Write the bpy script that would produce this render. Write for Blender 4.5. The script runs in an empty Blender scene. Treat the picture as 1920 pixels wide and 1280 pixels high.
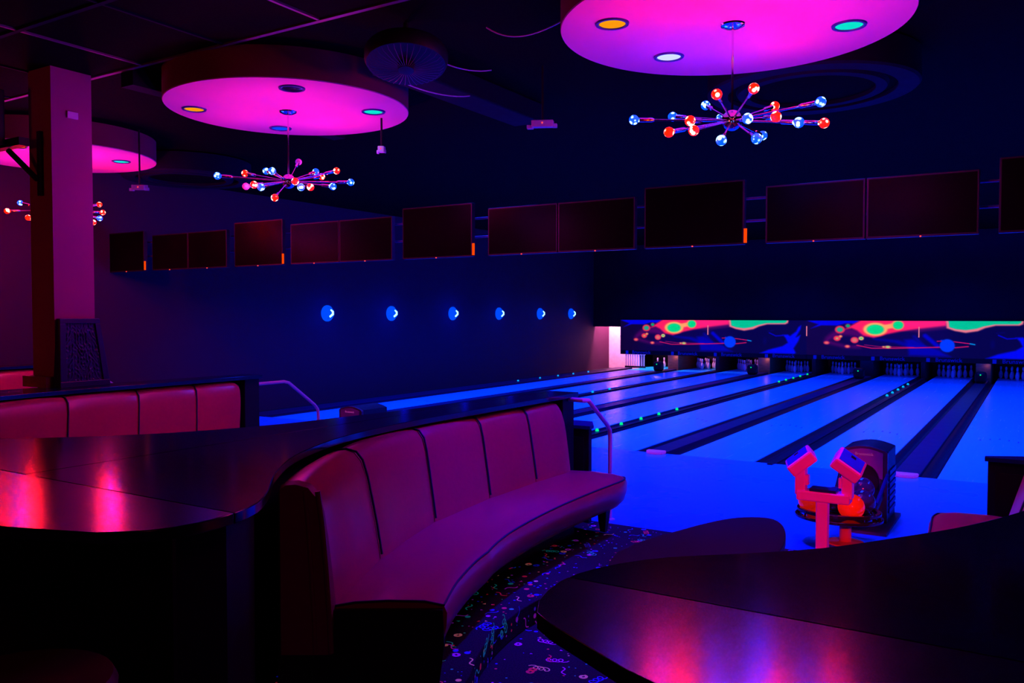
import bpy, bmesh, math, random
import numpy as np
from mathutils import Vector, Matrix
random.seed(7)
S = bpy.context.scene
C = S.collection
PI = math.pi

# ------------------------------------------------------------------ camera, world, exposure, large lights
cam_d = bpy.data.cameras.new('camera'); cam = bpy.data.objects.new('camera', cam_d); C.objects.link(cam)
cam_d.sensor_width = 36.0; cam_d.lens = 1578.0 / 1920 * 36
cam.location = (0, 0, 1.99)
cam.rotation_euler = (PI / 2 - 0.0319, 0, 0.5573)
cam_d.clip_end = 200
S.camera = cam
S.view_settings.view_transform = 'Standard'
S.view_settings.look = 'None'
S.view_settings.gamma = 1.0
S.view_settings.use_curve_mapping = False
S.view_settings.exposure = 0.0
w = bpy.data.worlds.new('world'); S.world = w; w.use_nodes = True
w.node_tree.nodes['Background'].inputs[0].default_value = (0.0, 0.0, 0.01, 1)
w.node_tree.nodes['Background'].inputs[1].default_value = 0.1

def lamp(name, kind, loc, energy, color, size=0.05, rot=None, spot=None, blend=0.3, spread=None, sy=None, parent=None):
    d = bpy.data.lights.new(name, kind); d.energy = energy; d.color = color
    if kind == 'AREA':
        d.shape = 'RECTANGLE' if sy else 'SQUARE'; d.size = size
        if sy: d.size_y = sy
        if spread: d.spread = spread
    else:
        d.shadow_soft_size = size
    if kind == 'SPOT':
        d.spot_size = spot; d.spot_blend = blend
    o = bpy.data.objects.new(name, d); C.objects.link(o); o.location = loc
    if rot: o.rotation_euler = rot
    if parent: o.parent = parent
    return o

# ultraviolet floods in the ceiling over the lanes, louvred so that they only shine down
UV = (0.0, 0.028, 1.0)
for yy, e in ((9.9, 130), (12.6, 190), (15.6, 190), (19.0, 180), (22.6, 165), (26.0, 95)):
    for xx in (-11.0, -6.5, -2.0, 2.5):
        if yy < 10 and xx < -10: continue
        lamp('blacklight', 'AREA', (xx, yy, 4.42), e, UV, 0.9, spread=math.radians(118))

lamp('bulkhead_wash', 'AREA', (-3.5, 27.5, 4.40), 26, (0, 0.004, 1.0), 18, rot=(math.radians(62), 0, 0), sy=0.1, spread=math.radians(130))
sd = Vector((-2.85, 4.55, 0.6)) - Vector((-2.714, 6.897, 4.17))
lamp('gimbal_beam', 'SPOT', (-2.714, 6.897, 4.17), 1100, (0, 0.001, 1), 0.08, rot=sd.to_track_quat('-Z', 'Y').to_euler(), spot=math.radians(36), blend=1.0)
# added unseen fill lights behind the camera and an added red spot on the console
lamp('rear_fill_light', 'POINT', (0.9, -0.6, 3.7), 17, (1, 0.004, 0.25), 0.3)
lamp('rear_fill_light', 'POINT', (-9.4, 0.2, 3.2), 30, (1, 0.10, 0.02), 0.3)
sp = Vector((0.75, 1.9, 2.0)); dr = Vector((-1.42, 7.0, 0.66)) - sp
lamp('red_fill_spot', 'SPOT', sp, 800, (1, 0.012, 0.05), 0.05, rot=dr.to_track_quat('-Z', 'Y').to_euler(), spot=math.radians(14), blend=0.4)

# ------------------------------------------------------------------ materials
def s2l(c):
    return tuple((x / 12.92 if x <= 0.04045 else ((x + 0.055) / 1.055) ** 2.4) for x in c)

def mat(name, col, rough=0.5, metal=0.0, spec=0.5, var=0.08, scale=8.0, bump=0.0, emis=None, es=0.0, coat=0.0, stretch=None, aniso=0.0):
    m = bpy.data.materials.new(name); m.use_nodes = True
    nt = m.node_tree; b = nt.nodes['Principled BSDF']
    b.inputs['Metallic'].default_value = metal
    b.inputs['Specular IOR Level'].default_value = spec
    b.inputs['Coat Weight'].default_value = coat
    tc = nt.nodes.new('ShaderNodeTexCoord'); mp = nt.nodes.new('ShaderNodeMapping')
    nt.links.new(tc.outputs['Object'], mp.inputs[0])
    if stretch: mp.inputs['Scale'].default_value = stretch
    n = nt.nodes.new('ShaderNodeTexNoise'); n.inputs['Scale'].default_value = scale; n.inputs['Detail'].default_value = 4
    nt.links.new(mp.outputs[0], n.inputs['Vector'])
    r = nt.nodes.new('ShaderNodeValToRGB')
    r.color_ramp.elements[0].position = 0.3; r.color_ramp.elements[1].position = 0.7
    r.color_ramp.elements[0].color = (*[max(0, c * (1 - var)) for c in col], 1)
    r.color_ramp.elements[1].color = (*[min(1, c * (1 + var)) for c in col], 1)
    nt.links.new(n.outputs['Fac'], r.inputs[0]); nt.links.new(r.outputs[0], b.inputs['Base Color'])
    mr = nt.nodes.new('ShaderNodeMapRange')
    mr.inputs['To Min'].default_value = max(0.02, rough * 0.85); mr.inputs['To Max'].default_value = min(1, rough * 1.15)
    nt.links.new(n.outputs['Fac'], mr.inputs['Value']); nt.links.new(mr.outputs[0], b.inputs['Roughness'])
    if aniso: b.inputs['Anisotropic'].default_value = aniso
    if bump:
        bp = nt.nodes.new('ShaderNodeBump'); bp.inputs['Strength'].default_value = bump; bp.inputs['Distance'].default_value = 0.01
        nt.links.new(n.outputs['Fac'], bp.inputs['Height']); nt.links.new(bp.outputs[0], b.inputs['Normal'])
    if emis:
        b.inputs['Emission Color'].default_value = (*emis, 1); b.inputs['Emission Strength'].default_value = es
    return m

def emat(name, col, es):
    return mat(name, (0.004, 0.004, 0.004), 0.6, spec=0.0, emis=col, es=es)

def bulbmat(name, col, spot, es):
    m = mat(name, (0.01, 0.01, 0.01), 0.3, spec=0.05, emis=col, es=es); nt = m.node_tree; b = nt.nodes['Principled BSDF']
    v = nt.nodes.new('ShaderNodeTexVoronoi'); v.inputs['Scale'].default_value = 26
    tc = nt.nodes.new('ShaderNodeTexCoord'); nt.links.new(tc.outputs['Object'], v.inputs['Vector'])
    r = nt.nodes.new('ShaderNodeValToRGB'); r.color_ramp.elements[0].position = 0.30; r.color_ramp.elements[0].color = (*spot, 1)
    r.color_ramp.elements[1].position = 0.46; r.color_ramp.elements[1].color = (*col, 1)
    nt.links.new(v.outputs['Distance'], r.inputs[0]); nt.links.new(r.outputs[0], b.inputs['Emission Color'])
    return m

M = dict(
    wall=mat('painted dark wall', (0.06, 0.006, 0.045), 0.85, var=0.05, scale=2),
    blackwall=mat('matt black paint', (0.018, 0.018, 0.02), 0.9, spec=0.2, scale=2),
    bulkhead=mat('dark blue bulkhead paint', (0.03, 0.008, 0.022), 0.9, spec=0.05, scale=1.5),
    ceil=mat('black ceiling tile', (0.006, 0.003, 0.005), 0.95, spec=0.03, scale=40, bump=0.2),
    bar=mat('ceiling grid metal', (0.16, 0.06, 0.2), 0.5, scale=5),
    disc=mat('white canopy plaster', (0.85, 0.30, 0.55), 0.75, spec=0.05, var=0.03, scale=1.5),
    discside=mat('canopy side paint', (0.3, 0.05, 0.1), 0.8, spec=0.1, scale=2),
    lane=mat('pale synthetic lane', (0.008, 0.72, 0.92), 0.26, spec=0.08, var=0.02, scale=3, stretch=(6, 0.3, 1)),
    appr=mat('pale approach floor', (0.004, 0.38, 0.9), 0.28, spec=0.1, var=0.03, scale=1.2),
    gutter=mat('dark grey gutter', (0.012, 0.008, 0.03), 0.45, spec=0.2, scale=4),
    cap=mat('navy divider capping', (0.02, 0.01, 0.075), 0.4, spec=0.2, scale=4),
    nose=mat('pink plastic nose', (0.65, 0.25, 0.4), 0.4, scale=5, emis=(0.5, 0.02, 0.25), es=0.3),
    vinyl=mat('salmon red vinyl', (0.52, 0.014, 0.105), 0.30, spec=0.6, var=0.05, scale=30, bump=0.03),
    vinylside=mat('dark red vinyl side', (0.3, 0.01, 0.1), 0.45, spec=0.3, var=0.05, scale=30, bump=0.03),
    piping=mat('navy welt piping', (0.01, 0.02, 0.10), 0.5),
    black=mat('black wood', (0.012, 0.01, 0.014), 0.5, spec=0.3, scale=6),
    laminate=mat('dark walnut laminate', (0.006, 0.001, 0.04), 0.13, spec=0.7, var=0.3, scale=5, stretch=(1, 9, 1)),
    laminate2=mat('dark walnut laminate cross grain', (0.006, 0.001, 0.04), 0.19, spec=1.0, var=0.3, scale=5, stretch=(9, 1, 1)),
    edge=mat('black laminate edge', (0.01, 0.01, 0.015), 0.3, spec=0.5),
    body=mat('dark counter panel', (0.012, 0.006, 0.03), 0.6, spec=0.2, scale=3),
    tabl=mat('dark blue table laminate', (0.008, 0.006, 0.2), 0.4, spec=0.15, scale=3),
    chrome=mat('polished chrome', (0.85, 0.8, 0.85), 0.12, metal=1.0, var=0.02),
    rail=mat('satin white rail', (0.8, 0.5, 0.7), 0.35, spec=0.5, var=0.03),
    column=mat('painted column', (0.42, 0.06, 0.25), 0.75, spec=0.1, var=0.04, scale=2),
    panel=mat('dark carved panel', (0.02, 0.01, 0.12), 0.3, spec=0.5, scale=12),
    white=mat('white plastic', (0.8, 0.8, 0.85), 0.4),
    console=mat('cream console plastic', (0.9, 0.12, 0.9), 0.45, var=0.03),
    blueglass=mat('blue console screen glass', (0.02, 0.08, 0.95), 0.25, spec=0.3),
    screen=mat('dark glass screen', (0.006, 0.001, 0.003), 0.3, spec=0.05, scale=1.2, var=0.4),
    frame=mat('screen bezel', (0.03, 0.006, 0.03), 0.4),
    dark=mat('dark metal', (0.012, 0.01, 0.02), 0.45, spec=0.3),
    duct=mat('dark duct', (0.012, 0.006, 0.03), 0.8, spec=0.1),
    pin=mat('white pin plastic', (0.8, 0.8, 0.85), 0.3, var=0.02),
    pinred=mat('red pin stripe', (0.7, 0.05, 0.08), 0.3),
    wood=mat('varnished brown wood', (0.35, 0.16, 0.05), 0.4, scale=4, stretch=(1, 1, 6), var=0.3),
    hoodm=mat('dark red hood panel', (0.07, 0.01, 0.05), 0.35),
    hoodp=mat('magenta hood face', (0.28, 0.03, 0.2), 0.4),
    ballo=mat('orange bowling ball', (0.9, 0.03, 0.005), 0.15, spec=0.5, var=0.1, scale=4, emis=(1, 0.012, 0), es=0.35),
    ballb=mat('dark blue bowling ball', (0.03, 0.04, 0.12), 0.1, spec=0.8, var=0.6, scale=9),
    orange=mat('orange painted post', (0.8, 0.2, 0.05), 0.4),
    rackm=mat('black glossy tray', (0.02, 0.01, 0.01), 0.12, spec=0.9),
    carpet=mat('black carpet', (0.03, 0.02, 0.05), 0.95, spec=0.05, var=0.4, scale=120, bump=0.5),
    pit=mat('white service wall', (0.85, 0.8, 0.85), 0.7),
    seatm=mat('dark stool vinyl', (0.12, 0.03, 0.05), 0.4),
    globe=emat('blue lamp dome', (0.0, 0.07, 1.0), 1.0),
    ledcore=emat('cyan lamp element', (0.35, 1.0, 1.0), 2.2),
    ledmid=emat('cyan lamp halo', (0.0, 0.55, 1.0), 1.3),
    dl_orange=emat('orange downlight lens', (1.0, 0.32, 0.0), 1.0),
    dl_cyan=emat('cyan downlight lens', (0.0, 0.75, 0.62), 1.0),
    dl_blue=emat('blue downlight lens', (0.0, 0.05, 1.0), 1.0),
    dl_white=emat('blue white downlight lens', (0.45, 0.5, 1.0), 1.5),
    dl_off=mat('unlit downlight lens', (0.005, 0.005, 0.01), 0.2),
    trimb=mat('downlight trim ring', (0.04, 0.04, 0.25), 0.3),
    led_red=emat('red indicator', (1.0, 0.05, 0.03), 2.0),
    led_orange=emat('orange light strip', (1.0, 0.06, 0.0), 1.0),
    led_green=emat('green bead', (0.0, 0.75, 0.25), 1.2),
    led_cyan=emat('cyan bead', (0.0, 0.35, 1.0), 1.4),
    letter=emat('blue lettering', (0.0, 0.004, 0.55), 0.9),
    red_bulb=bulbmat('red bulb', (1.0, 0.004, 0.0), (1.0, 0.6, 0.45), 4.0),
    blue_bulb=bulbmat('blue bulb', (0.0, 0.035, 1.0), (0.4, 0.8, 1.0), 3.5),
    dead_bulb=mat('unlit frosted bulb', (0.7, 0.4, 0.75), 0.25),
)

# ------------------------------------------------------------------ mesh helpers
class MB:
    def __init__(s): s.v = []; s.f = []; s.sm = []
    def add(s, vs, fs, smooth=False):
        n = len(s.v); s.v += [tuple(v) for v in vs]
        for f in fs: s.f.append(tuple(i + n for i in f)); s.sm.append(smooth)
        return s
    def box(s, x0, x1, y0, y1, z0, z1, mtx=None):
        vs = [(x, y, z) for z in (z0, z1) for y in (y0, y1) for x in (x0, x1)]
        if mtx is not None: vs = [tuple(mtx @ Vector(v)) for v in vs]
        return s.add(vs, [(0, 2, 3, 1), (4, 5, 7, 6), (0, 1, 5, 4), (2, 6, 7, 3), (0, 4, 6, 2), (1, 3, 7, 5)])
    def prism(s, poly, z0, z1):
        a = sum(poly[i][0] * poly[(i + 1) % len(poly)][1] - poly[(i + 1) % len(poly)][0] * poly[i][1] for i in range(len(poly)))
        if a < 0: poly = poly[::-1]
        n = len(poly)
        vs = [(x, y, z0) for x, y in poly] + [(x, y, z1) for x, y in poly]
        fs = [tuple(range(n))[::-1], tuple(range(n, 2 * n))] + [(i, (i + 1) % n, n + (i + 1) % n, n + i) for i in range(n)]
        return s.add(vs, fs)
    def tube(s, pts, r, n=10, caps=True, smooth=True):
        pts = [Vector(p) for p in pts]; rs = r if isinstance(r, (list, tuple)) else [r] * len(pts)
        vs = []; up = None
        for i, p in enumerate(pts):
            t = (pts[min(i + 1, len(pts) - 1)] - pts[max(i - 1, 0)]).normalized()
            if up is None: up = Vector((0, 0, 1)) if abs(t.z) < 0.9 else Vector((1, 0, 0))
            a = t.cross(up).normalized(); b = a.cross(t).normalized(); up = b
            for k in range(n):
                q = 2 * PI * k / n; vs.append(p + (a * math.cos(q) + b * math.sin(q)) * rs[i])
        fs = []
        for i in range(len(pts) - 1):
            for k in range(n):
                fs.append((i * n + k, i * n + (k + 1) % n, (i + 1) * n + (k + 1) % n, (i + 1) * n + k))
        s.add(vs, fs, smooth)
        if caps:
            m = len(pts) - 1
            s.add([], []); b0 = len(s.v) - len(vs)
            s.f.append(tuple(b0 + k for k in range(n))[::-1]); s.sm.append(False)
            s.f.append(tuple(b0 + m * n + k for k in range(n))); s.sm.append(False)
        return s
    def lathe(s, prof, c=(0, 0, 0), n=24, mtx=None, smooth=True, caps=True):
        vs = []
        for r, z in prof:
            for k in range(n):
                q = 2 * PI * k / n; v = Vector((r * math.cos(q), r * math.sin(q), z))
                if mtx is not None: v = mtx @ v
                vs.append((v[0] + c[0], v[1] + c[1], v[2] + c[2]))
        fs = []
        for i in range(len(prof) - 1):
            for k in range(n):
                fs.append((i * n + k, i * n + (k + 1) % n, (i + 1) * n + (k + 1) % n, (i + 1) * n + k))
        s.add(vs, fs, smooth)
        b0 = len(s.v) - len(vs)
        if not caps: return s
        if prof[0][0] > 1e-4: s.f.append(tuple(b0 + k for k in range(n))[::-1]); s.sm.append(False)
        if prof[-1][0] > 1e-4: s.f.append(tuple(b0 + (len(prof) - 1) * n + k for k in range(n))); s.sm.append(False)
        return s
    def sweep(s, rings, smooth=True, caps=True):
        n = len(rings[0]); vs = [v for r in rings for v in r]; fs = []
        for i in range(len(rings) - 1):
            for k in range(n):
                fs.append((i * n + k, i * n + (k + 1) % n, (i + 1) * n + (k + 1) % n, (i + 1) * n + k))
        s.add(vs, fs, smooth); b0 = len(s.v) - len(vs)
        if caps:
            s.f.append(tuple(b0 + k for k in range(n))[::-1]); s.sm.append(False)
            s.f.append(tuple(b0 + (len(rings) - 1) * n + k for k in range(n))); s.sm.append(False)
        return s
    def mesh(s, name, m):
        me = bpy.data.meshes.new(name); me.from_pydata([tuple(v) for v in s.v], [], s.f); me.update()
        bm = bmesh.new(); bm.from_mesh(me); bmesh.ops.remove_doubles(bm, verts=bm.verts, dist=1e-5)
        bmesh.ops.recalc_face_normals(bm, faces=bm.faces); bm.to_mesh(me); bm.free()
        me.materials.append(m); return me
    def build(s, name, m, parent=None, bev=0.0, origin=None, smooth=None):
        sm = any(s.sm) if smooth is None else smooth
        if origin is not None:
            ox, oy, oz = origin; s.v = [(a - ox, b - oy, c - oz) for a, b, c in s.v]
        me = s.mesh(name, m)
        if sm:
            me.polygons.foreach_set('use_smooth', [True] * len(me.polygons))
            try: me.set_sharp_from_angle(angle=math.radians(38))
            except Exception: pass
        o = bpy.data.objects.new(name, me); C.objects.link(o)
        if origin is not None: o.location = origin
        if parent is not None:
            o.parent = parent
            if origin is None: o.location = -Vector(parent.location)
            else: o.location = Vector(origin) - Vector(parent.location)
        if bev:
            b = o.modifiers.new('bevel', 'BEVEL'); b.width = bev; b.segments = 2; b.limit_method = 'ANGLE'
        return o

def tag(o, label=None, cat=None, group=None, kind=None):
    if label: o['label'] = label
    if cat: o['category'] = cat
    if group: o['group'] = group
    if kind: o['kind'] = kind
    return o
def thing(name, label, cat, loc=(0, 0, 0), group=None):
    o = bpy.data.objects.new(name, None); C.objects.link(o); o.location = loc; o.empty_display_size = 0.1
    return tag(o, label, cat, group)
def struct(name, mb, m, parent=None, label=None, bev=0.0):
    o = mb.build(name, m, parent, bev=bev)
    if parent is None: o['kind'] = 'structure'
    if label: o['label'] = label
    return o
def copy_tree(o, parent=None, dx=0.0, dy=0.0):
    c = o.copy(); C.objects.link(c)
    if parent is not None: c.parent = parent
    else: c.location = (o.location.x + dx, o.location.y + dy, o.location.z)
    for ch in list(o.children): copy_tree(ch, c)
    return c
def relabel(o, label): o['label'] = label; return o

def smooth_curve(pts, n):
    """Catmull-Rom through 2D points, n samples evenly spaced by arc length"""
    P = [np.array(p, float) for p in pts]; P = [2 * P[0] - P[1]] + P + [2 * P[-1] - P[-2]]
    out = []
    for i in range(1, len(P) - 2):
        for k in range(12):
            t = k / 12
            out.append(0.5 * ((2 * P[i]) + (-P[i - 1] + P[i + 1]) * t + (2 * P[i - 1] - 5 * P[i] + 4 * P[i + 1] - P[i + 2]) * t ** 2 + (-P[i - 1] + 3 * P[i] - 3 * P[i + 1] + P[i + 2]) * t ** 3))
    out.append(P[-2]); out = np.array(out)
    d = np.r_[0, np.cumsum(np.hypot(*np.diff(out, axis=0).T))]
    q = np.linspace(0, d[-1], n)
    return np.c_[np.interp(q, d, out[:, 0]), np.interp(q, d, out[:, 1])], d[-1]

def clip(poly, ax, sg, val):
    out = []
    for i in range(len(poly)):
        a, b = poly[i], poly[(i + 1) % len(poly)]
        ia, ib = sg * (a[ax] - val) >= 0, sg * (b[ax] - val) >= 0
        if ia: out.append(a)
        if ia != ib:
            t = (val - a[ax]) / (b[ax] - a[ax]); out.append((a[0] + (b[0] - a[0]) * t, a[1] + (b[1] - a[1]) * t))
    return out

# ------------------------------------------------------------------ the room
WL, WR, YB, YF, ZC = -14.0, 6.5, -4.0, 28.2, 4.49
struct('wall_left', MB().box(WL - 0.15, WL, YB, 31.5, -0.4, ZC + 0.1), M['wall'])
struct('wall_right', MB().box(WR, WR + 0.15, YB, 31.5, -0.4, ZC + 0.1), M['blackwall'])
struct('wall_rear', MB().box(WL, WR, YB - 0.15, YB, -0.4, ZC + 0.1), M['wall'])
# bulkhead over the pin decks, open below
wf = MB().box(-12.87, WR, YF, YF + 0.15, 1.80, ZC); wf.box(WL, -12.87, YF, YF + 0.15, 1.55, ZC)
struct('wall_front', wf, M['bulkhead'])
ce = struct('ceiling', MB().box(WL, WR, YB, 31.5, ZC + 0.02, ZC + 0.12), M['ceil'])
YL = 5.27
for i in range(-7, 3):       # ceiling tiles as far as the grid can be seen
    for j in range(3):
        MB().box(-5.2 + i * 1.22 + 0.03, -5.2 + (i + 1) * 1.22 - 0.03, YL - (j + 1) * 1.22 + 0.03, YL - j * 1.22 - 0.03, ZC, ZC + 0.02).build('ceiling_tile', M['ceil'], ce)
for j in range(4):
    MB().box(-13.9, 0.0, YL - j * 1.22 - 0.022, YL - j * 1.22 + 0.022, ZC - 0.015, ZC + 0.02).build('grid_bar', M['bar'] if j == 0 else M['duct'], ce)  # first bar coloured brighter as if lit, the rest darkened like shade
for i in range(-7, 4):
    MB().box(-5.2 + i * 1.22 - 0.014, -5.2 + i * 1.22 + 0.014, YL - 3.66, YL - 0.02, ZC - 0.012, ZC + 0.02).build('grid_bar', M['bar'] if i in (0, -2) else M['duct'], ce)  # lit look of two bars put into a brighter metal, others kept dark
struct('trim_1', MB().box(-8.05, -7.85, 5.3, 8.4, 4.33, ZC + 0.02), M['duct'])
# floors
struct('floor', MB().box(WL, WR, YB, 7.26, -0.2, 0.0), M['carpet'], label='black patterned carpet floor')
ap = MB().box(-13.3, WR, 7.26, 11.34, -0.2, 0.0)
struct('floor.001', ap, M['appr'], label='pale glossy bowling approach floor')
struct('floor.002', MB().box(WL, WR, 11.34, 31.5, -0.35, -0.25), M['gutter'], label='dark subfloor below the lanes')
struct('floor.003', MB().box(WL, -13.3, 7.26, 31.5, -0.25, -0.06), M['blackwall'], label='dark walkway along the left wall')
# back of the pits and the lit service area left of the masking panels
struct('wall_pit', MB().box(-12.8, WR, 31.0, 31.1, -0.25, 1.9), M['blackwall'])
struct('wall_service', MB().box(WL, -12.75, 29.55, 29.65, -0.2, 3.2), M['pit'], label='white lit wall of the service area')
lamp('service_light', 'AREA', (-13.35, 28.75, 2.75), 330, (1.0, 0.24, 0.5), 0.5, rot=(math.radians(12), 0, 0))
lamp('pin_fill_light', 'AREA', (-5.0, 28.45, 0.74), 95, (0, 0.02, 1.0), 15.4, rot=(math.radians(48), 0, 0), sy=0.08)  # added hidden blue light that brightens the pins
lamp('pit_light', 'POINT', (-12.3, 30.2, 0.9), 5, (1.0, 0.45, 0.4), 0.05)

# ------------------------------------------------------------------ lanes
LC = {8: -.467, 7: -2.199, 6: -3.743, 5: -5.474, 4: -7.018, 3: -8.749, 2: -10.293, 1: -12.024, 9: 1.077, 10: 2.81, 11: 4.35}
ORD = ['first', 'second', 'third', 'fourth', 'fifth', 'sixth', 'seventh', 'eighth', 'ninth', 'tenth', 'eleventh']
LW = 0.527; FY, EY = 11.34, 30.4
for k in sorted(LC):
    x = LC[k]
    o = MB().box(x - LW, x + LW, FY, EY, -0.2, 0.0).build('bowling_lane', M['lane'], bev=0.004, origin=(x, FY, -0.2))
    tag(o, 'glossy pale bowling lane glowing blue, %s lane from the left wall' % ORD[k - 1], 'lane', 'bowling lanes')
    for dxx, dyy in ((0.0, 4.1), (-0.13, 4.0), (0.13, 4.0), (-0.26, 3.85), (0.26, 3.85)):
        MB().prism([(x + dxx - 0.015, FY + dyy), (x + dxx + 0.015, FY + dyy), (x + dxx, FY + dyy + 0.14)], 0.0, 0.001).build('arrow', M['letter'], o).location = (-x, -FY, 0.2)
xs = sorted(LC.values())
edges = [(-13.3, xs[0] - LW)] + [(xs[i] + LW, xs[i + 1] - LW) for i in range(len(xs) - 1)]
for i, (a, b) in enumerate(edges):
    wide = (b - a) > 0.6
    c = (a + b) / 2
    ps = {0: 'between the left wall and the first lane'}.get(i, 'between the %s and %s lanes from the left' % (ORD[i - 1], ORD[i]) if i else '')
    t = thing('lane_divider', '%s dark navy gutter divider running %s' % ('wide' if wide else 'narrow', ps), 'divider', (c, FY, -0.25), 'gutter dividers between lanes')
    g = 0.19
    def gut(x0, x1):
        n = 6; ys = (FY, 28.9); mb = MB(); ring = []
        pr = [(x0 + 0.002, -0.012)] + [(x0 + (x1 - x0) * q / n, -0.012 - 0.075 * math.sin(PI * q / n)) for q in range(1, n)] + [(x1 - 0.002, -0.012), (x1 - 0.002, -0.1), (x0 + 0.002, -0.1)]
        mb.sweep([[(p, y, q) for p, q in pr] for y in ys], smooth=False); return mb
    if i == 0:
        gut(b - g, b).build('gutter', M['gutter'], t); c0, c1 = -13.3, b - g
    else:
        gut(a, a + g).build('gutter', M['gutter'], t); gut(b - g, b).build('gutter', M['gutter'], t); c0, c1 = a + g, b - g
    MB().box(c0 + 0.001, c1 - 0.001, FY, 28.9, -0.25, 0.012 if not wide else 0.025).build('capping', M['cap'] if wide else M['gutter'], t, bev=0.006)
    if wide and i:
        y0 = 11.18
        mb = MB(); n = 12
        poly = [(c0 + 0.01 + (c1 - c0 - 0.02) * q / n, y0 + 0.10 - 0.10 * math.sin(PI * q / n) ** 0.5) for q in range(n + 1)] + [(c1 - 0.01, FY + 0.02), (c0 + 0.01, FY + 0.02)]
        mb.prism(poly, 0.0, 0.045).build('nose', M['nose'], t, bev=0.015)
        # small guard box with an indicator at the pit end of the divider
        gd = MB().box(c - 0.15, c + 0.15, 27.4, 27.75, 0.025, 0.36).build('guard_box', M['dark'], t, bev=0.08)
        MB().lathe([(0.02, 0), (0.02, 0.01), (0, 0.012)], (c, 27.39, 0.27), 8, Matrix.Rotation(PI / 2, 3, 'X')).build('indicator', M['led_green'], gd).location = (0, 0, 0)
    elif i:
        MB().box(c0 + 0.02, c1 - 0.02, 11.22, FY + 0.03, 0.0, 0.02).build('nose', M['dark'], t, bev=0.005)
def beads(xb, ys, m, lab):
    t = thing('guide_light_strip', lab, 'light strip', (xb, ys[0], 0.012))
    for y in ys:
        MB().lathe([(0.0, 0.05), (0.02, 0.044), (0.03, 0.022), (0.032, 0.0)], (xb, y, 0.012), 10).build('bead', m, t)
beads(-6.31, [12.86, 13.84, 14.73, 15.62, 16.6], M['led_green'], 'five green bead lights on near part of divider left of the fifth lane')
beads(-6.37, [25.0, 25.8, 26.7, 27.6, 28.6], M['led_green'], 'five green bead lights at far pin end of divider right of fourth lane')
beads(-3.05, [22.1, 23.0, 24.0, 25.0, 26.0], M['led_cyan'], 'five cyan bead lights along divider left of the seventh lane')
beads(-9.55, [18.2, 19.2, 20.2], M['led_cyan'], 'three cyan bead lights on divider between second and third lanes')
beads(-13.0, [21.2, 22.5, 23.65, 24.7, 25.8], M['led_cyan'], 'cyan bead lights beside the left wall at first gutter')

# pins
pp = [(0.022, 0), (0.036, 0.01), (0.048, 0.05), (0.0605, 0.114), (0.054, 0.17), (0.036, 0.215), (0.024, 0.25), (0.0235, 0.27), (0.030, 0.31), (0.032, 0.335), (0.027, 0.362), (0.014, 0.378), (0.0, 0.381)]
pinme = MB().lathe(pp, n=12).mesh('bowling_pin', M['pin']); pinme.polygons.foreach_set('use_smooth', [True] * len(pinme.polygons))
st = MB().lathe([(0.0262, 0.243), (0.0256, 0.252)], n=12).lathe([(0.0256, 0.262), (0.0275, 0.272)], n=12).mesh('stripe', M['pinred'])
tri = [(c * 0.305 - r * 0.1525, r * 0.264) for r in range(4) for c in range(r + 1)]
for k in range(1, 10):
    sel = tri if k > 1 else [tri[0], tri[2], tri[5]]
    PN = ['head pin at the front', 'left pin of second row', 'right pin of second row', 'left pin of third row', 'middle pin of third row', 'right pin of third row', 'left corner pin of back row', 'inner left pin of back row', 'inner right pin of back row', 'right corner pin of back row']
    for (dx, dy) in sel:
        o = bpy.data.objects.new('bowling_pin', pinme); C.objects.link(o); o.location = (LC[k] + dx, 29.63 + dy, 0)
        tag(o, 'white bowling pin, %s, %s lane from the left' % (PN[tri.index((dx, dy))], ORD[k - 1]), 'bowling pin', 'pins on %s lane' % ORD[k - 1])
        s_ = bpy.data.objects.new('stripe', st); C.objects.link(s_); s_.parent = o

# kickback partitions between the pin decks
for i, (a, b) in enumerate(edges[1:], 1):
    c = (a + b) / 2; hw = 0.2 if b - a > 0.6 else 0.06
    o = MB().box(c - hw, c + hw, 28.95, 30.95, -0.25, 0.72).build('kickback', M['wood'] if i in (1, 3, 7) else M['black'], origin=(c, 28.95, -0.25), bev=0.01)
    tag(o, '%s kickback partition between pin decks of %s and %s lanes' % ('brown wooden' if i in (1, 3, 7) else 'black', ORD[i - 1], ORD[i]), 'partition', 'kickback partitions')
for xx, e in ((-11.16, 5), (-7.88, 4), (-1.33, 1.5)):
    lamp('pit_glow', 'POINT', (xx + 0.1, 28.85, 0.45), e * 0.12, (1.0, 0.32, 0.06), 0.04)
o = thing('service_railing', 'pink-white slatted railing in lit service gap beside first lane', 'railing', (-13.0, 28.6, -0.1))
for i in range(9): MB().box(-13.05 + i * 0.09, -13.01 + i * 0.09, 28.98, 29.01, 0.08, 0.5).build('slat', M['pit'], o)
MB().box(-13.07, -12.25, 28.97, 29.02, 0.5, 0.55).build('top_rail', M['pit'], o)
MB().box(-13.07, -12.25, 28.97, 29.02, 0.015, 0.08).build('bottom_rail', M['dark'], o)

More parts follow.
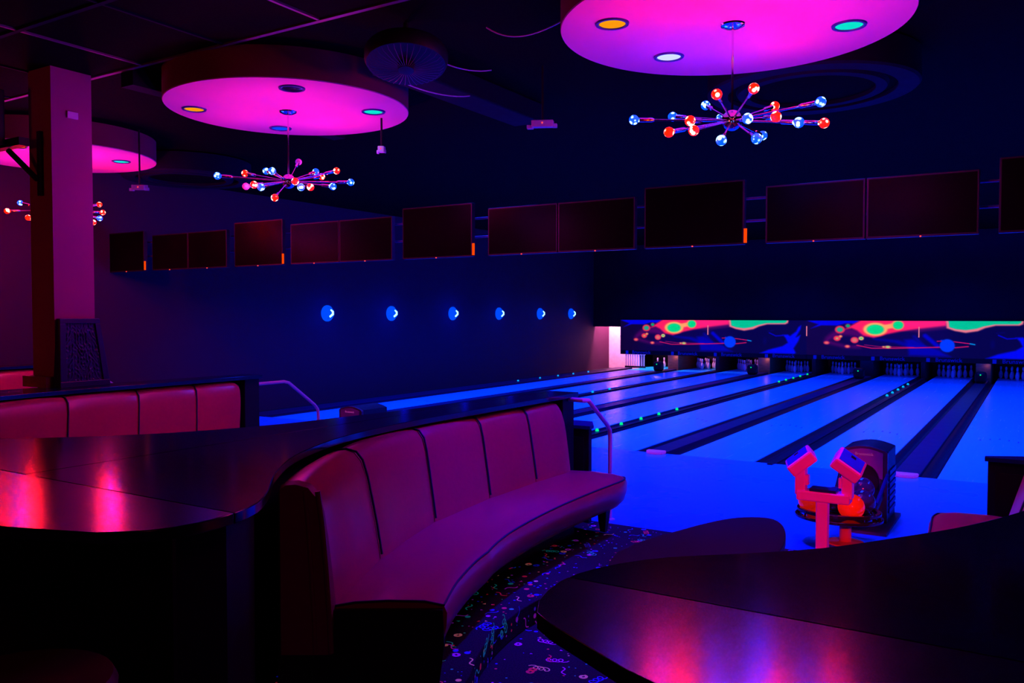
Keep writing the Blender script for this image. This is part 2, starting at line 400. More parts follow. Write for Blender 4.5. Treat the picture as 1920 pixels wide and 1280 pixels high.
# ------------------------------------------------------------------ masking panels with the cosmic mural
def art(X, Y):
    """X, Y in the mural's own units: X 0..2560, Y 150..620 ; returns linear rgb"""
    H = np.zeros(X.shape + (3,)); H[:] = (8, 0, 62)
    left = np.clip((700 - X) / 500, 0, 1)[..., None]; H = H * (1 - left) + np.array((14, 0, 38)) * left
    right = np.clip((X - 1500) / 200, 0, 1)[..., None]; H = H * (1 - right) + np.array((4, 0, 48)) * right
    def blend(a, col):
        nonlocal H; a = np.clip(a, 0, 1)[..., None]; H = H * (1 - a) + np.array(col, float) * a
    def poly(pts, soft=6.0):
        ins = np.zeros(X.shape, bool); dm = np.full(X.shape, 1e9); n = len(pts)
        for i in range(n):
            (x1, y1), (x2, y2) = pts[i], pts[(i + 1) % n]
            cnd = ((y1 > Y) != (y2 > Y)); xi = (x2 - x1) * (Y - y1) / ((y2 - y1) or 1e-9) + x1
            ins ^= (cnd & (X < xi))
            L = (x2 - x1) ** 2 + (y2 - y1) ** 2 or 1e-9; t = np.clip(((X - x1) * (x2 - x1) + (Y - y1) * (y2 - y1)) / L, 0, 1)
            dm = np.minimum(dm, np.hypot(X - x1 - t * (x2 - x1), Y - y1 - t * (y2 - y1)))
        return np.clip(0.5 + np.where(ins, dm, -dm) / soft / 2, 0, 1)
    def ell(cx, cy, rx, ry, soft=8.0):
        d = np.hypot((X - cx) / rx, (Y - cy) / ry); return np.clip(0.5 + (1 - d) * min(rx, ry) / soft / 2, 0, 1)
    def line(pts, wd, soft=4.0):
        dm = np.full(X.shape, 1e9)
        for (x1, y1), (x2, y2) in zip(pts, pts[1:]):
            L = (x2 - x1) ** 2 + (y2 - y1) ** 2; t = np.clip(((X - x1) * (x2 - x1) + (Y - y1) * (y2 - y1)) / L, 0, 1)
            dm = np.minimum(dm, np.hypot(X - x1 - t * (x2 - x1), Y - y1 - t * (y2 - y1)))
        return np.clip(0.5 + (wd / 2 - dm) / soft, 0, 1)
    blend(poly([(30, 140), (640, 140), (560, 190), (470, 185), (380, 215), (200, 215), (80, 258), (165, 200), (60, 160)], 10), (0, 0, 235))
    blend(poly([(230, 430), (260, 370), (330, 300), (450, 250), (620, 260), (720, 340), (640, 380), (520, 350), (400, 345), (300, 420), (500, 490), (620, 470), (640, 520), (480, 520), (260, 460)], 26) * 0.8, (85, 0, 90))
    blend(poly([(770, 385), (1040, 400), (1240, 480), (1140, 500), (1000, 440), (800, 405)], 18) * 0.8, (0, 0, 170))
    blend(poly([(1150, 600), (1140, 500), (1100, 395), (1190, 385), (1330, 470), (1480, 520), (1530, 560), (1610, 605)], 20) * 0.85, (0, 0, 190))
    blend(line([(1320, 340), (1460, 470)], 50, 30) * 0.9, (0, 0, 215)); blend(line([(1200, 350), (1330, 500)], 34, 30) * 0.7, (0, 0, 170))
    blend(poly([(470, 265), (540, 210), (640, 140), (1560, 140), (1550, 208), (1240, 250), (1050, 290), (900, 330), (780, 375), (670, 350), (600, 280), (540, 250)], 14), (255, 28, 85))
    blend(poly([(1000, 140), (1560, 140), (1550, 208), (1240, 250), (1100, 240)], 60) * 0.7, (255, 28, 135))
    blend(line([(600, 480), (760, 515), (1000, 510), (1480, 486), (1660, 488), (1800, 470)], 14, 6) * 0.85, (215, 20, 80))
    blend(line([(680, 472), (850, 492), (1200, 492)], 7, 5) * 0.7, (230, 20, 90))
    blend(line([(1640, 412), (1840, 438)], 9, 5), (225, 20, 95)); blend(line([(1455, 410), (1560, 402)], 8, 5), (225, 20, 80))
    blend(line([(1820, 435), (1870, 445)], 14, 6), (0, 140, 225))
    blend(ell(795, 262, 140, 98, 10), (255, 60, 70)); blend(ell(795, 262, 126, 86, 8), (255, 175, 95)); blend(line([(860, 240), (1010, 205)], 60, 20), (255, 165, 90))
    blend(ell(1030, 205, 66, 64, 10), (255, 150, 80)); blend(ell(795, 264, 90, 64, 10), (0, 215, 130)); blend(ell(1035, 206, 52, 52, 8), (0, 215, 130))
    for cx, cy, rx, ry, c1, c2, q in ((410, 270, 56, 52, (225, 50, 70), (30, 160, 130), .6), (498, 218, 30, 28, (150, 40, 70), (0, 160, 110), .72), (380, 390, 40, 36, (240, 50, 70), (200, 150, 90), .4),
                                      (418, 362, 20, 18, (240, 110, 80), (240, 160, 90), .5), (573, 410, 44, 42, (240, 50, 80), (220, 110, 100), .6), (645, 385, 27, 25, (255, 200, 110), (60, 200, 120), .5),
                                      (262, 452, 32, 22, (230, 60, 80), (230, 110, 100), .5), (495, 497, 28, 20, (235, 70, 80), (240, 130, 100), .5), (930, 495, 30, 17, (250, 160, 100), (120, 220, 120), .5), (885, 495, 14, 11, (250, 120, 100), (240, 190, 110), .4)):
        blend(ell(cx, cy, rx, ry, 8), c1); blend(ell(cx, cy, rx * q, ry * q, 6), c2)
    blend(ell(1570, 464, 84, 84, 8), (0, 55, 255)); blend(line([(1500, 395), (1540, 400)], 12, 8), (0, 40, 230))
    tp = [(1548, 120), (2385, 120), (2370, 185), (2335, 202), (2090, 205), (1980, 235), (1900, 275), (1770, 298), (1650, 275), (1560, 240)]
    blend(poly(tp, 10), (235, 120, 130)); ti = [(1575, 110), (2365, 110), (2350, 170), (2320, 186), (2080, 188), (1960, 215), (1880, 245), (1770, 262), (1660, 250), (1590, 225)]
    blend(poly(ti, 8), (0, 195, 145))
    blend(poly([(1990, 618), (2120, 560), (2300, 510), (2370, 460), (2340, 395), (2300, 350), (2370, 345), (2400, 365), (2480, 300), (2510, 240), (2545, 215), (2540, 270), (2480, 380), (2540, 350), (2510, 440), (2450, 540), (2480, 600), (2460, 618)], 12), (0, 5, 245))
    blend(line([(2120, 325), (2210, 368), (2300, 360)], 16, 10) * 0.9, (0, 0, 220))
    blend(line([(2100, 300), (2180, 290)], 14, 14) * 0.4, (0, 0, 150)); blend(ell(2060, 440, 18, 40, 20) * 0.5, (0, 0, 120))
    c = H / 255.0
    return np.where(c <= 0.04045, c / 12.92, ((c + 0.055) / 1.055) ** 2.4)

mural = bpy.data.materials.new('glowing mural print'); mural.use_nodes = True  # glow under ultraviolet put into the print as emission, no lamp behind
nt = mural.node_tree; b = nt.nodes['Principled BSDF']; at = nt.nodes.new('ShaderNodeAttribute'); at.attribute_name = 'print'
nt.links.new(at.outputs['Color'], b.inputs['Emission Color']); b.inputs['Emission Strength'].default_value = 1.0
b.inputs['Base Color'].default_value = (0.02, 0.02, 0.02, 1); b.inputs['Roughness'].default_value = 0.5
def mural_mesh(x0, x1, X0, X1, W):
    nx, nz = int((x1 - x0) / 0.014), 84
    gx = np.linspace(x0, x1, nx + 1); gz = np.linspace(1.80, 0.70, nz + 1)
    XX, ZZ = np.meshgrid(gx, gz)
    AX = np.interp(XX, W[0], W[1]); AY = 148 + (1.80 - ZZ) / 1.10 * 474
    col = art(AX, AY)
    v = np.stack([XX - x0, np.zeros_like(XX), ZZ - 0.58], -1).reshape(-1, 3)
    idx = np.arange((nx + 1) * (nz + 1)).reshape(nz + 1, nx + 1)
    f = np.stack([idx[:-1, :-1], idx[1:, :-1], idx[1:, 1:], idx[:-1, 1:]], -1).reshape(-1, 4)
    me = bpy.data.meshes.new('mural'); me.vertices.add(len(v)); me.vertices.foreach_set('co', v.ravel().astype('f'))
    me.loops.add(f.size); me.loops.foreach_set('vertex_index', f.ravel().astype('i'))
    me.polygons.add(len(f)); me.polygons.foreach_set('loop_start', (np.arange(len(f)) * 4).astype('i'))
    me.update(calc_edges=True); me.validate()
    a = me.color_attributes.new('print', 'FLOAT_COLOR', 'POINT')
    a.data.foreach_set('color', np.c_[col.reshape(-1, 3), np.ones(len(v))].ravel().astype('f'))
    me.materials.append(mural); return me
# world x -> mural unit, matched at the panel joints (period 6.56 m)
U0 = -12.85
Wm = ([U0, U0 + 3.28, U0 + 6.56], [35, 1250, 2620])
mA = mural_mesh(U0, U0 + 3.28, 0, 0, Wm); mB = mural_mesh(U0 + 3.28, U0 + 6.56, 0, 0, Wm)
YM = 28.08
def text_mesh(txt, size, ext=0.004):
    cu = bpy.data.curves.new('t', 'FONT'); cu.body = txt; cu.size = size; cu.extrude = ext; cu.align_x = 'CENTER'; cu.align_y = 'CENTER'; cu.resolution_u = 2
    o = bpy.data.objects.new('t', cu); C.objects.link(o); dg = bpy.context.evaluated_depsgraph_get()
    me = bpy.data.meshes.new_from_object(o.evaluated_get(dg)); bpy.data.objects.remove(o); return me
logo_me = text_mesh('Brunswick', 0.17); logo_me.materials.clear(); logo_me.materials.append(M['letter'])
names = ['leftmost', 'second', 'third', 'fourth', 'fifth', 'sixth']
for q in range(6):
    x0 = U0 + q * 3.28
    if x0 + 3.28 > WR: break
    t = thing('masking_panel', '%s masking panel above pins printed with %s' % (names[q] if q == 0 else names[q] + ' from the left', 'red nebula' if q % 2 == 0 else 'teal shape'), 'mural panel', (x0, YM, 0.58), 'mural panels above the pins')
    MB().box(x0 + 0.006, x0 + 3.274, YM + 0.012, YM + 0.1, 0.58, 1.81).build('backing_board', M['dark'], t)
    o = bpy.data.objects.new('mural', mA if q % 2 == 0 else mB); C.objects.link(o); o.parent = t; o.location = (0, 0, 0)
    MB().box(x0 + 0.006, x0 + 3.274, YM - 0.01, YM + 0.02, 0.56, 0.70).build('lower_band', M['dark'], t)
    for k in LC:
        if x0 < LC[k] < x0 + 3.28:
            o = bpy.data.objects.new('logo', logo_me); C.objects.link(o); o.parent = t; o.rotation_euler = (PI / 2, 0, 0); o.location = (LC[k] - x0, -0.016, 0.055)
            MB().box(LC[k] - 0.6, LC[k] - 0.5, YM - 0.035, YM - 0.01, 0.57, 0.69).build('lane_number_plate', M['letter'], t, bev=0.01)
for xx in (U0 + 3.28, U0 + 6.56, U0 + 9.84):
    o = MB().box(xx - 0.012, xx + 0.012, YM - 0.03, YM - 0.005, 1.30, 1.62).build('joint_light', emat('pink joint light', (1.0, 0.25, 0.4), 0.8), origin=(xx, YM, 1.3))
    tag(o, 'thin pink light bar on the joint of mural panels, %s' % ('left one' if xx < -9 else 'middle one' if xx < -5 else 'right one'), 'light bar')

# ------------------------------------------------------------------ wall lamps
for i, y in enumerate([14.33, 16.62, 19.28, 21.69, 24.2, 26.39]):
    t = thing('wall_lamp', 'round blue glowing wall lamp on left wall, %s' % ['nearest and leftmost', 'second from the left', 'third from the left', 'fourth from the left', 'fifth from the left', 'farthest and rightmost'][i], 'wall lamp', (WL, y, 2.02), 'blue wall lamps')
    Rm = Matrix.Rotation(PI / 2, 3, 'Y')
    MB().lathe([(0.19, 0.0), (0.19, 0.03), (0.17, 0.045)], (WL + 0.001, y, 2.02), 28, Rm).build('base_ring', M['globe'], t)
    MB().lathe([(0.165, 0.03), (0.155, 0.07), (0.12, 0.12), (0.06, 0.15), (0.0, 0.16)], (WL, y, 2.02), 28, Rm).build('dome', M['globe'], t)
    MB().lathe([(0.085, 0.0), (0.075, 0.03), (0.04, 0.05), (0, 0.055)], (WL + 0.102, y + 0.01, 2.03), 16, Rm).build('halo', M['ledmid'], t)
    mb = MB(); mb.tube([(WL + 0.140, y - 0.02, 2.10), (WL + 0.150, y + 0.03, 2.06), (WL + 0.150, y + 0.03, 2.0), (WL + 0.140, y - 0.05, 1.94)], [0.02, 0.032, 0.036, 0.024], 8)
    mb.build('element', M['ledcore'], t)
    lamp('wall_lamp_light', 'POINT', (WL + 0.45, y - 0.05, 2.02), [12, 15, 13, 9, 6, 4][i], (0.0, 0.006, 1.0), 0.08)

# ------------------------------------------------------------------ ceiling discs, downlights, chandeliers
DISC = [(-2.04, 6.46, 'large pink-lit round ceiling canopy at the top right, cut by frame'), (-6.91, 6.53, 'middle pink-lit round ceiling canopy, seen whole'), (-11.75, 6.75, 'farthest pink-lit round ceiling canopy behind the column')]
for x, y, lab in DISC:
    rd = 1.31 if x > -3 else 1.28
    t = thing('ceiling_canopy', lab, 'ceiling canopy', (x, y, 4.2), 'round ceiling canopies')
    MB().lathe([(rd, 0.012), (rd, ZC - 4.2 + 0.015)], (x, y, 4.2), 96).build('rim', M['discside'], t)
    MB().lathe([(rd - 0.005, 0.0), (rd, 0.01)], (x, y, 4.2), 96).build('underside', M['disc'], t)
def downlight(x, y, m, lab, e=0, col=None):
    t = thing('downlight', lab, 'downlight', (x, y, 4.2))
    MB().lathe([(0.10, 0.0), (0.105, -0.012), (0.125, -0.012), (0.13, 0.0)], (x, y, 4.2), 28).build('trim_ring', M['trimb'], t)
    MB().lathe([(0.10, -0.003), (0.09, -0.006), (0, -0.007)], (x, y, 4.2), 28).build('lens', m, t)
    if e: lamp('downlight_beam', 'SPOT', (x, y, 4.18), e, col, 0.08, spot=math.radians(122 if e > 1000 else 95), blend=0.7)
downlight(-2.775, 5.893, M['dl_orange'], 'orange downlight in the top right canopy', 4, (1, .3, 0))
downlight(-2.714, 6.897, M['dl_white'], 'bright blue-white downlight in the top right canopy', 900, (0.0, .001, 1))
downlight(-1.254, 6.882, M['dl_cyan'], 'cyan downlight in the top right canopy', 5, (0, .8, .7))
downlight(-6.21, 5.90, M['dl_off'], 'unlit black downlight in the middle canopy')
downlight(-7.725, 5.935, M['dl_orange'], 'orange downlight in the middle canopy', 4, (1, .3, 0))
downlight(-6.17, 7.044, M['dl_cyan'], 'cyan downlight in the middle canopy', 4, (0, .8, .7))
downlight(-7.647, 7.08, M['dl_blue'], 'deep blue downlight in the middle canopy', 15, (0, .05, 1))
downlight(-11.25, 7.39, M['dl_cyan'], 'cyan downlight in the farthest canopy right of column', 4, (0, .8, .7))
downlight(-11.4, 6.0, M['dl_orange'], 'orange downlight in the farthest canopy behind the column', 4, (1, .3, 0))

B1 = [('b', -0.716, -0.273, 0.038), ('b', -0.572, 0.195, 0.139), ('r', -0.128, -0.598, -0.103), ('r', -0.331, -0.503, -0.146), ('r', -0.104, -0.586, -0.175), ('r', 0.077, -0.612, 0.061), ('b', -0.366, 0.43, 0.257), ('r', 0.321, -0.523, 0.089), ('r', 0.187, 0.555, 0.204), ('b', 0.649, 0.114, 0.085), ('b', 0.282, -0.538, -0.124), ('r', 0.451, -0.412, -0.107), ('b', 0.567, -0.217, -0.125), ('r', 0.667, 0.149, -0.071), ('b', 0.095, -0.554, -0.263), ('b', 0.326, -0.459, -0.259), ('b', 0.072, 0.616, -0.016), ('b', -0.268, 0.537, 0.155)]
B2 = [('b', -0.533, -0.541, 0.034), ('r', -0.597, -0.108, 0.128), ('b', -0.562, 0.177, 0.193), ('b', 0.319, -0.531, 0.012), ('n', -0.299, 0.442, 0.315), ('n', -0.005, -0.605, -0.133), ('r', 0.113, -0.597, -0.124), ('b', 0.191, -0.57, -0.153), ('r', 0.296, -0.478, -0.261), ('r', 0.49, -0.369, -0.09), ('b', -0.143, 0.568, 0.203), ('r', -0.077, 0.598, 0.143), ('r', 0.201, 0.558, 0.181), ('b', 0.508, 0.465, 0.01), ('b', 0.608, 0.074, -0.096), ('r', 0.563, -0.219, -0.137), ('b', 0.516, -0.311, -0.146)]
BR, BB = 9.0, 5.5
def chandelier(hub, bulbs, lab, k=1.0):
    t = thing('sputnik_chandelier', lab, 'chandelier', (hub[0], hub[1], hub[2]), 'sputnik chandeliers')
    hx, hy, hz = hub
    MB().lathe([(0.005, -0.035), (0.05, -0.03), (0.09, -0.012), (0.095, 0.0)], (hx, hy, 4.2), 24).build('ceiling_plate', M['chrome'], t)
    MB().tube([(hx, hy, hz + 0.05), (hx, hy, 4.18)], 0.009, 8).build('rod', M['chrome'], t)
    MB().lathe([(0.08 * math.sin(PI * q / 12), -0.08 * math.cos(PI * q / 12)) for q in range(13)], hub, 20).build('hub', M['chrome'], t)
    H = Vector(hub)
    for c, a, b_, d in bulbs:
        v = Vector((a, b_, d)); u = v.normalized(); L = v.length
        arm = MB().tube([H + u * 0.07, H + u * (L - 0.17)], 0.008, 7)
        arm.tube([H + u * (L - 0.18), H + u * (L - 0.16), H + u * (L - 0.065)], [0.010, 0.018, 0.018], 10)
        ao = arm.build('arm', M['chrome'], t)
        mtx = u.to_track_quat('Z', 'Y').to_matrix()
        bb = MB().lathe([(0.014, -0.035), (0.02, -0.02)] + [(0.038 * math.sin(PI * (0.22 + 0.78 * q / 9)), -0.038 * math.cos(PI * (0.22 + 0.78 * q / 9)) + 0.008) for q in range(10)], H + v - u * 0.03, 14, mtx)
        bo = bb.build('bulb', {'r': M['red_bulb'], 'b': M['blue_bulb'], 'n': M['dead_bulb']}[c], ao)
        bo.location = (0, 0, 0)
        if c != 'n':
            lamp('bulb_light', 'POINT', H + v * 1.13, (BR if c == 'r' else BB) * k, (1, 0.006, 0.0) if c == 'r' else (0.0, 0.012, 1.0), 0.02)
chandelier((-2.004, 6.4, 3.474), B1, 'starburst chandelier of red and blue bulbs hanging at upper right')
chandelier((-6.958, 6.553, 3.443), B2, 'starburst chandelier of red and blue bulbs under the middle canopy')
B3 = [('r', -0.289, -0.555, -0.043), ('b', -0.563, -0.226, 0.128), ('r', 0.324, -0.514, -0.123), ('r', -0.614, -0.036, -0.078), ('r', 0.335, -0.474, -0.233), ('r', 0.25, -0.55, -0.17), ('r', 0.21, 0.583, 0.019), ('b', 0.497, 0.355, -0.107), ('r', 0.549, 0.223, -0.182), ('b', 0.45, -0.35, 0.2), ('r', 0.1, 0.6, 0.15), ('b', 0.5, -0.3, -0.15), ('r', 0.3, -0.2, 0.5), ('b', 0.62, -0.05, 0.1)]
chandelier((-11.8, 6.75, 3.46), B3, 'starburst chandelier half hidden behind the column at left', 1.5)

# dark ring canopies over the approach
for x, y, lab in ((-1.95, 8.75, 'dark blue ringed ceiling dish behind the upper right chandelier'), (-11.9, 9.0, 'dark blue ringed ceiling dish left of the middle chandelier')):
    t = thing('ceiling_dish', lab, 'ceiling dish', (x, y, 4.22), 'dark ringed ceiling dishes')
    MB().lathe([(0.80, 0.05), (0.80, 0.0), (0.98, 0.0), (1.0, 0.02), (1.0, 0.29)], (x, y, 4.2), 64, caps=False).build('outer_ring', M['duct'], t)
    MB().lathe([(0.80, 0.04), (0.80, 0.05)], (x, y, 4.2), 64).build('dish_plate', M['ceil'], t)
    MB().lathe([(0.60, 0.04), (0.60, 0.0), (0.70, 0.0), (0.72, 0.04)], (x, y, 4.2), 64, caps=False).build('inner_ring', M['duct'], t)

# ------------------------------------------------------------------ overhead screens
def screen(x0, x1, z0, z1, lab, yy=8.9):
    t = thing('overhead_screen', lab, 'screen', ((x0 + x1) / 2, yy, z0), 'row of overhead screens')
    MB().box(x0, x1, yy, yy + 0.07, z0, z1).build('bezel', M['frame'], t, bev=0.004)
    MB().box(x0 + 0.018, x1 - 0.018, yy - 0.004, yy + 0.01, z0 + 0.02, z1 - 0.018).build('display', M['screen'], t)
    MB().box((x0 + x1) / 2 - 0.006, (x0 + x1) / 2 + 0.006, yy - 0.012, yy, z0 - 0.004, z0 + 0.008).build('indicator', M['led_red'], t)
    MB().box((x0 + x1) / 2 - 0.03, (x0 + x1) / 2 + 0.03, yy + 0.07, yy + 0.186, 2.98, 3.27).build('rail_clamp', M['dark'], t)
scr = []
for a, b_ in ((-12.72, -10.84), (-9.42, -7.475), (-5.904, -3.9), (-2.423, -0.468), (1.0, 2.95)):
    m_ = (a + b_) / 2; scr += [(a, m_ - 0.006, 2.735, 3.33), (m_ + 0.006, b_, 2.735, 3.33)]
for a, b_ in ((-13.93, -12.95), (-10.656, -9.591), (-7.288, -6.15), (-3.783, -2.648), (-0.31, 0.82)): scr.append((a, b_, 2.735, 3.42))
scr.sort()
nm = ['leftmost', 'second', 'third', 'fourth', 'fifth', 'sixth', 'seventh', 'eighth', 'ninth', 'tenth', 'eleventh', 'twelfth', 'thirteenth', 'fourteenth', 'fifteenth']
for i, (a, b_, z0, z1) in enumerate(scr):
    screen(a, b_, z0, z1, '%s dark %s screen hung above the approach' % (nm[i] if i == 0 else nm[i] + ' from the left', 'taller single' if z1 > 3.4 else 'paired'))
t = thing('support_rail', 'pair of thin blue-lit pipes behind the overhead screens', 'rail', (-5, 9.08, 3.0))
for zz in (3.0, 3.24): MB().tube([(WL + 0.02, 9.1, zz), (WR - 0.02, 9.1, zz)], 0.014, 8).build('pipe', M['bar'], t)
for i, xx in enumerate((-12.92, -9.585, -6.135, -2.645)):
    o = MB().box(xx - 0.001, xx + 0.03, 8.88, 8.895, 2.75, 2.90).build('light_strip', M['led_orange'], origin=(xx, 8.88, 2.75))
    tag(o, 'short orange light strip at edge of an overhead screen, %s' % ['leftmost', 'second from left', 'third from left', 'rightmost'][i], 'light strip')

# ceiling plant: duct, cables, fan, projectors
o = MB().box(-5.45, -5.05, 6.2, 8.8, 4.28, ZC + 0.02).build('air_duct', M['duct'], origin=(-5.25, 6.2, 4.28), bev=0.02); tag(o, 'long dark rectangular duct under ceiling behind the fan', 'duct')
for pts, lab in (([(-5.24, 6.22, 4.272), (-5.24, 6.4, 4.20), (-5.12, 6.9, 4.16), (-5.07, 7.3, 4.274)], 'blue-lit sagging cable just below the ceiling fan'),
                 ([(-4.93, 6.2, 4.50), (-4.9, 6.5, 4.36), (-4.86, 7.0, 4.4), (-4.8, 7.3, 4.50)], 'blue-lit cable curving right of the ceiling fan'),
                 ([(-4.13, 6.2, 4.50), (-3.95, 6.3, 4.36), (-3.7, 6.3, 4.37), (-3.36, 6.25, 4.45)], 'loose blue-lit cable running into the top right canopy')):
    p = np.array(pts); o = MB().tube([tuple(p[0] * (1 - t_) ** 3 + 3 * p[1] * t_ * (1 - t_) ** 2 + 3 * p[2] * t_ ** 2 * (1 - t_) + p[3] * t_ ** 3) for t_ in np.linspace(0, 1, 14)], 0.006, 6).build('cable', M['white'])
    tag(o, lab, 'cable')
fc = Vector((-4.66, 5.75, 4.20)); t = thing('ceiling_fan', 'dark round caged fan on the ceiling between the two canopies', 'fan', fc)
Rf = Matrix.Rotation(math.radians(-12), 3, 'X') @ Matrix.Rotation(math.radians(-8), 3, 'Y')
MB().lathe([(0.34, -0.06), (0.36, -0.02), (0.36, 0.05), (0.34, 0.08), (0.335, 0.05), (0.335, -0.02), (0.34, -0.06)], fc, 40, Rf).build('drum', M['dark'], t)
cg = MB()
for q in range(36):
    a = 2 * PI * q / 36
    cg.tube([fc + Rf @ Vector((r * math.cos(a), r * math.sin(a), z)) for r, z in ((0.07, -0.11), (0.2, -0.105), (0.3, -0.085), (0.345, -0.04))], 0.0022, 4)
o = cg.build('cage', M['bar'], t); o['kind'] = 'stuff'
for q in range(4):
    a = 2 * PI * q / 4 + 0.5; mtx = Rf @ Matrix.Rotation(a, 3, 'Z') @ Matrix.Rotation(math.radians(25), 3, 'X')
    vs = [fc + mtx @ Vector(p) for p in ((0.05, -0.03, 0), (0.28, -0.08, 0.0), (0.31, 0.0, 0), (0.28, 0.08, 0), (0.05, 0.03, 0))]
    vs2 = [v + Vector((0, 0, 0.006)) for v in vs]
    MB().add(vs + vs2, [(0, 1, 2, 3, 4), (9, 8, 7, 6, 5)] + [(i, (i + 1) % 5, 5 + (i + 1) % 5, 5 + i) for i in range(5)]).build('blade', M['tabl'], t)
MB().lathe([(0.0, -0.12), (0.07, -0.115), (0.08, -0.05), (0.06, 0.06)], fc, 20, Rf).build('motor', M['dark'], t)
MB().tube([fc + Vector((0, 0, 0.05)), fc + Vector((0, 0, 0.3))], 0.025, 10).build('stem', M['dark'], t)
def projector(c, w_, lab, rz):
    c = Vector(c); t = thing('projector', lab, 'projector', c, 'white boxes hung from the ceiling')
    R = Matrix.Translation(c) @ Matrix.Rotation(rz, 4, 'Z') @ Matrix.Rotation(math.radians(8), 4, 'X')
    MB().box(-w_ / 2, w_ / 2, -0.09, 0.09, -0.035, 0.035, R).build('case', M['white'], t, bev=0.008)
    MB().box(-w_ * 0.72, -w_ * 0.42, -0.06, 0.02, -0.05, -0.01, R).build('lens_hood', M['white'], t, bev=0.006)
    MB().box(w_ * 0.42, w_ * 0.66, -0.05, 0.05, -0.04, 0.0, R).build('side_cover', M['white'], t, bev=0.006)
    MB().box(-0.006, 0.006, -0.095, -0.088, 0.0, 0.012, R).build('indicator', M['led_red'], t)
    MB().tube([c + Vector((0, 0, 0.03)), (c.x, c.y, ZC + 0.01)], 0.012, 8).build('drop_rod', M['dark'], t)
projector((-4.27, 7.44, 3.915), 0.22, 'white box with a red dot hung right of middle canopy', 0.45)
projector((-6.30, 7.33, 3.85), 0.07, 'small white sensor hung right below the middle canopy', 0.6)
projector((-10.4, 7.1, 3.72), 0.17, 'white box hung between the far and the middle canopy', 0.7)

# ------------------------------------------------------------------ seating dividers: counter tops, bodies
LTOP = [(-2.70, 1.66), (-2.56, 1.80), (-2.52, 2.0), (-2.57, 2.22), (-2.72, 2.43), (-3.02, 2.75), (-3.33, 3.19), (-3.57, 3.79), (-3.68, 4.54), (-3.70, 5.4), (-3.70, 6.4), (-3.70, 7.14)]
LTOP2 = [(-4.02, 7.14), (-4.08, 6.4), (-4.12, 5.5), (-4.26, 4.45), (-4.36, 3.9), (-4.63, 3.28), (-5.1, 2.75), (-5.5, 2.45), (-5.6, 2.0), (-5.45, 1.65), (-4.9, 1.48), (-4.0, 1.42), (-3.4, 1.47), (-3.04, 1.54)]
def smooth_closed(A, B):
    a, _ = smooth_curve(A, 70); b_, _ = smooth_curve(B, 80)
    return [tuple(p) for p in a] + [tuple(p) for p in b_]
def offset_poly(poly, d):
    a = sum(poly[i][0] * poly[(i + 1) % len(poly)][1] - poly[(i + 1) % len(poly)][0] * poly[i][1] for i in range(len(poly)))
    sg = -1 if a > 0 else 1; out = []
    n = len(poly)
    for i in range(n):
        p0, p1, p2 = poly[i - 1], poly[i], poly[(i + 1) % n]
        tx, ty = p2[0] - p0[0], p2[1] - p0[1]; L = math.hypot(tx, ty) or 1
        out.append((p1[0] + sg * d * ty / L * 1.0, p1[1] - sg * d * tx / L))
    return out
LBODY = [(-2.74, 1.99), (-2.70, 2.2), (-2.80, 2.38), (-3.0, 2.6), (-3.22, 2.78), (-3.5, 3.24), (-3.71, 3.75), (-3.84, 4.27), (-3.91, 4.8), (-3.93, 5.4), (-3.93, 7.1)]
LBODY2 = [(-8.0 - x, y) for x, y in LBODY][::-1]
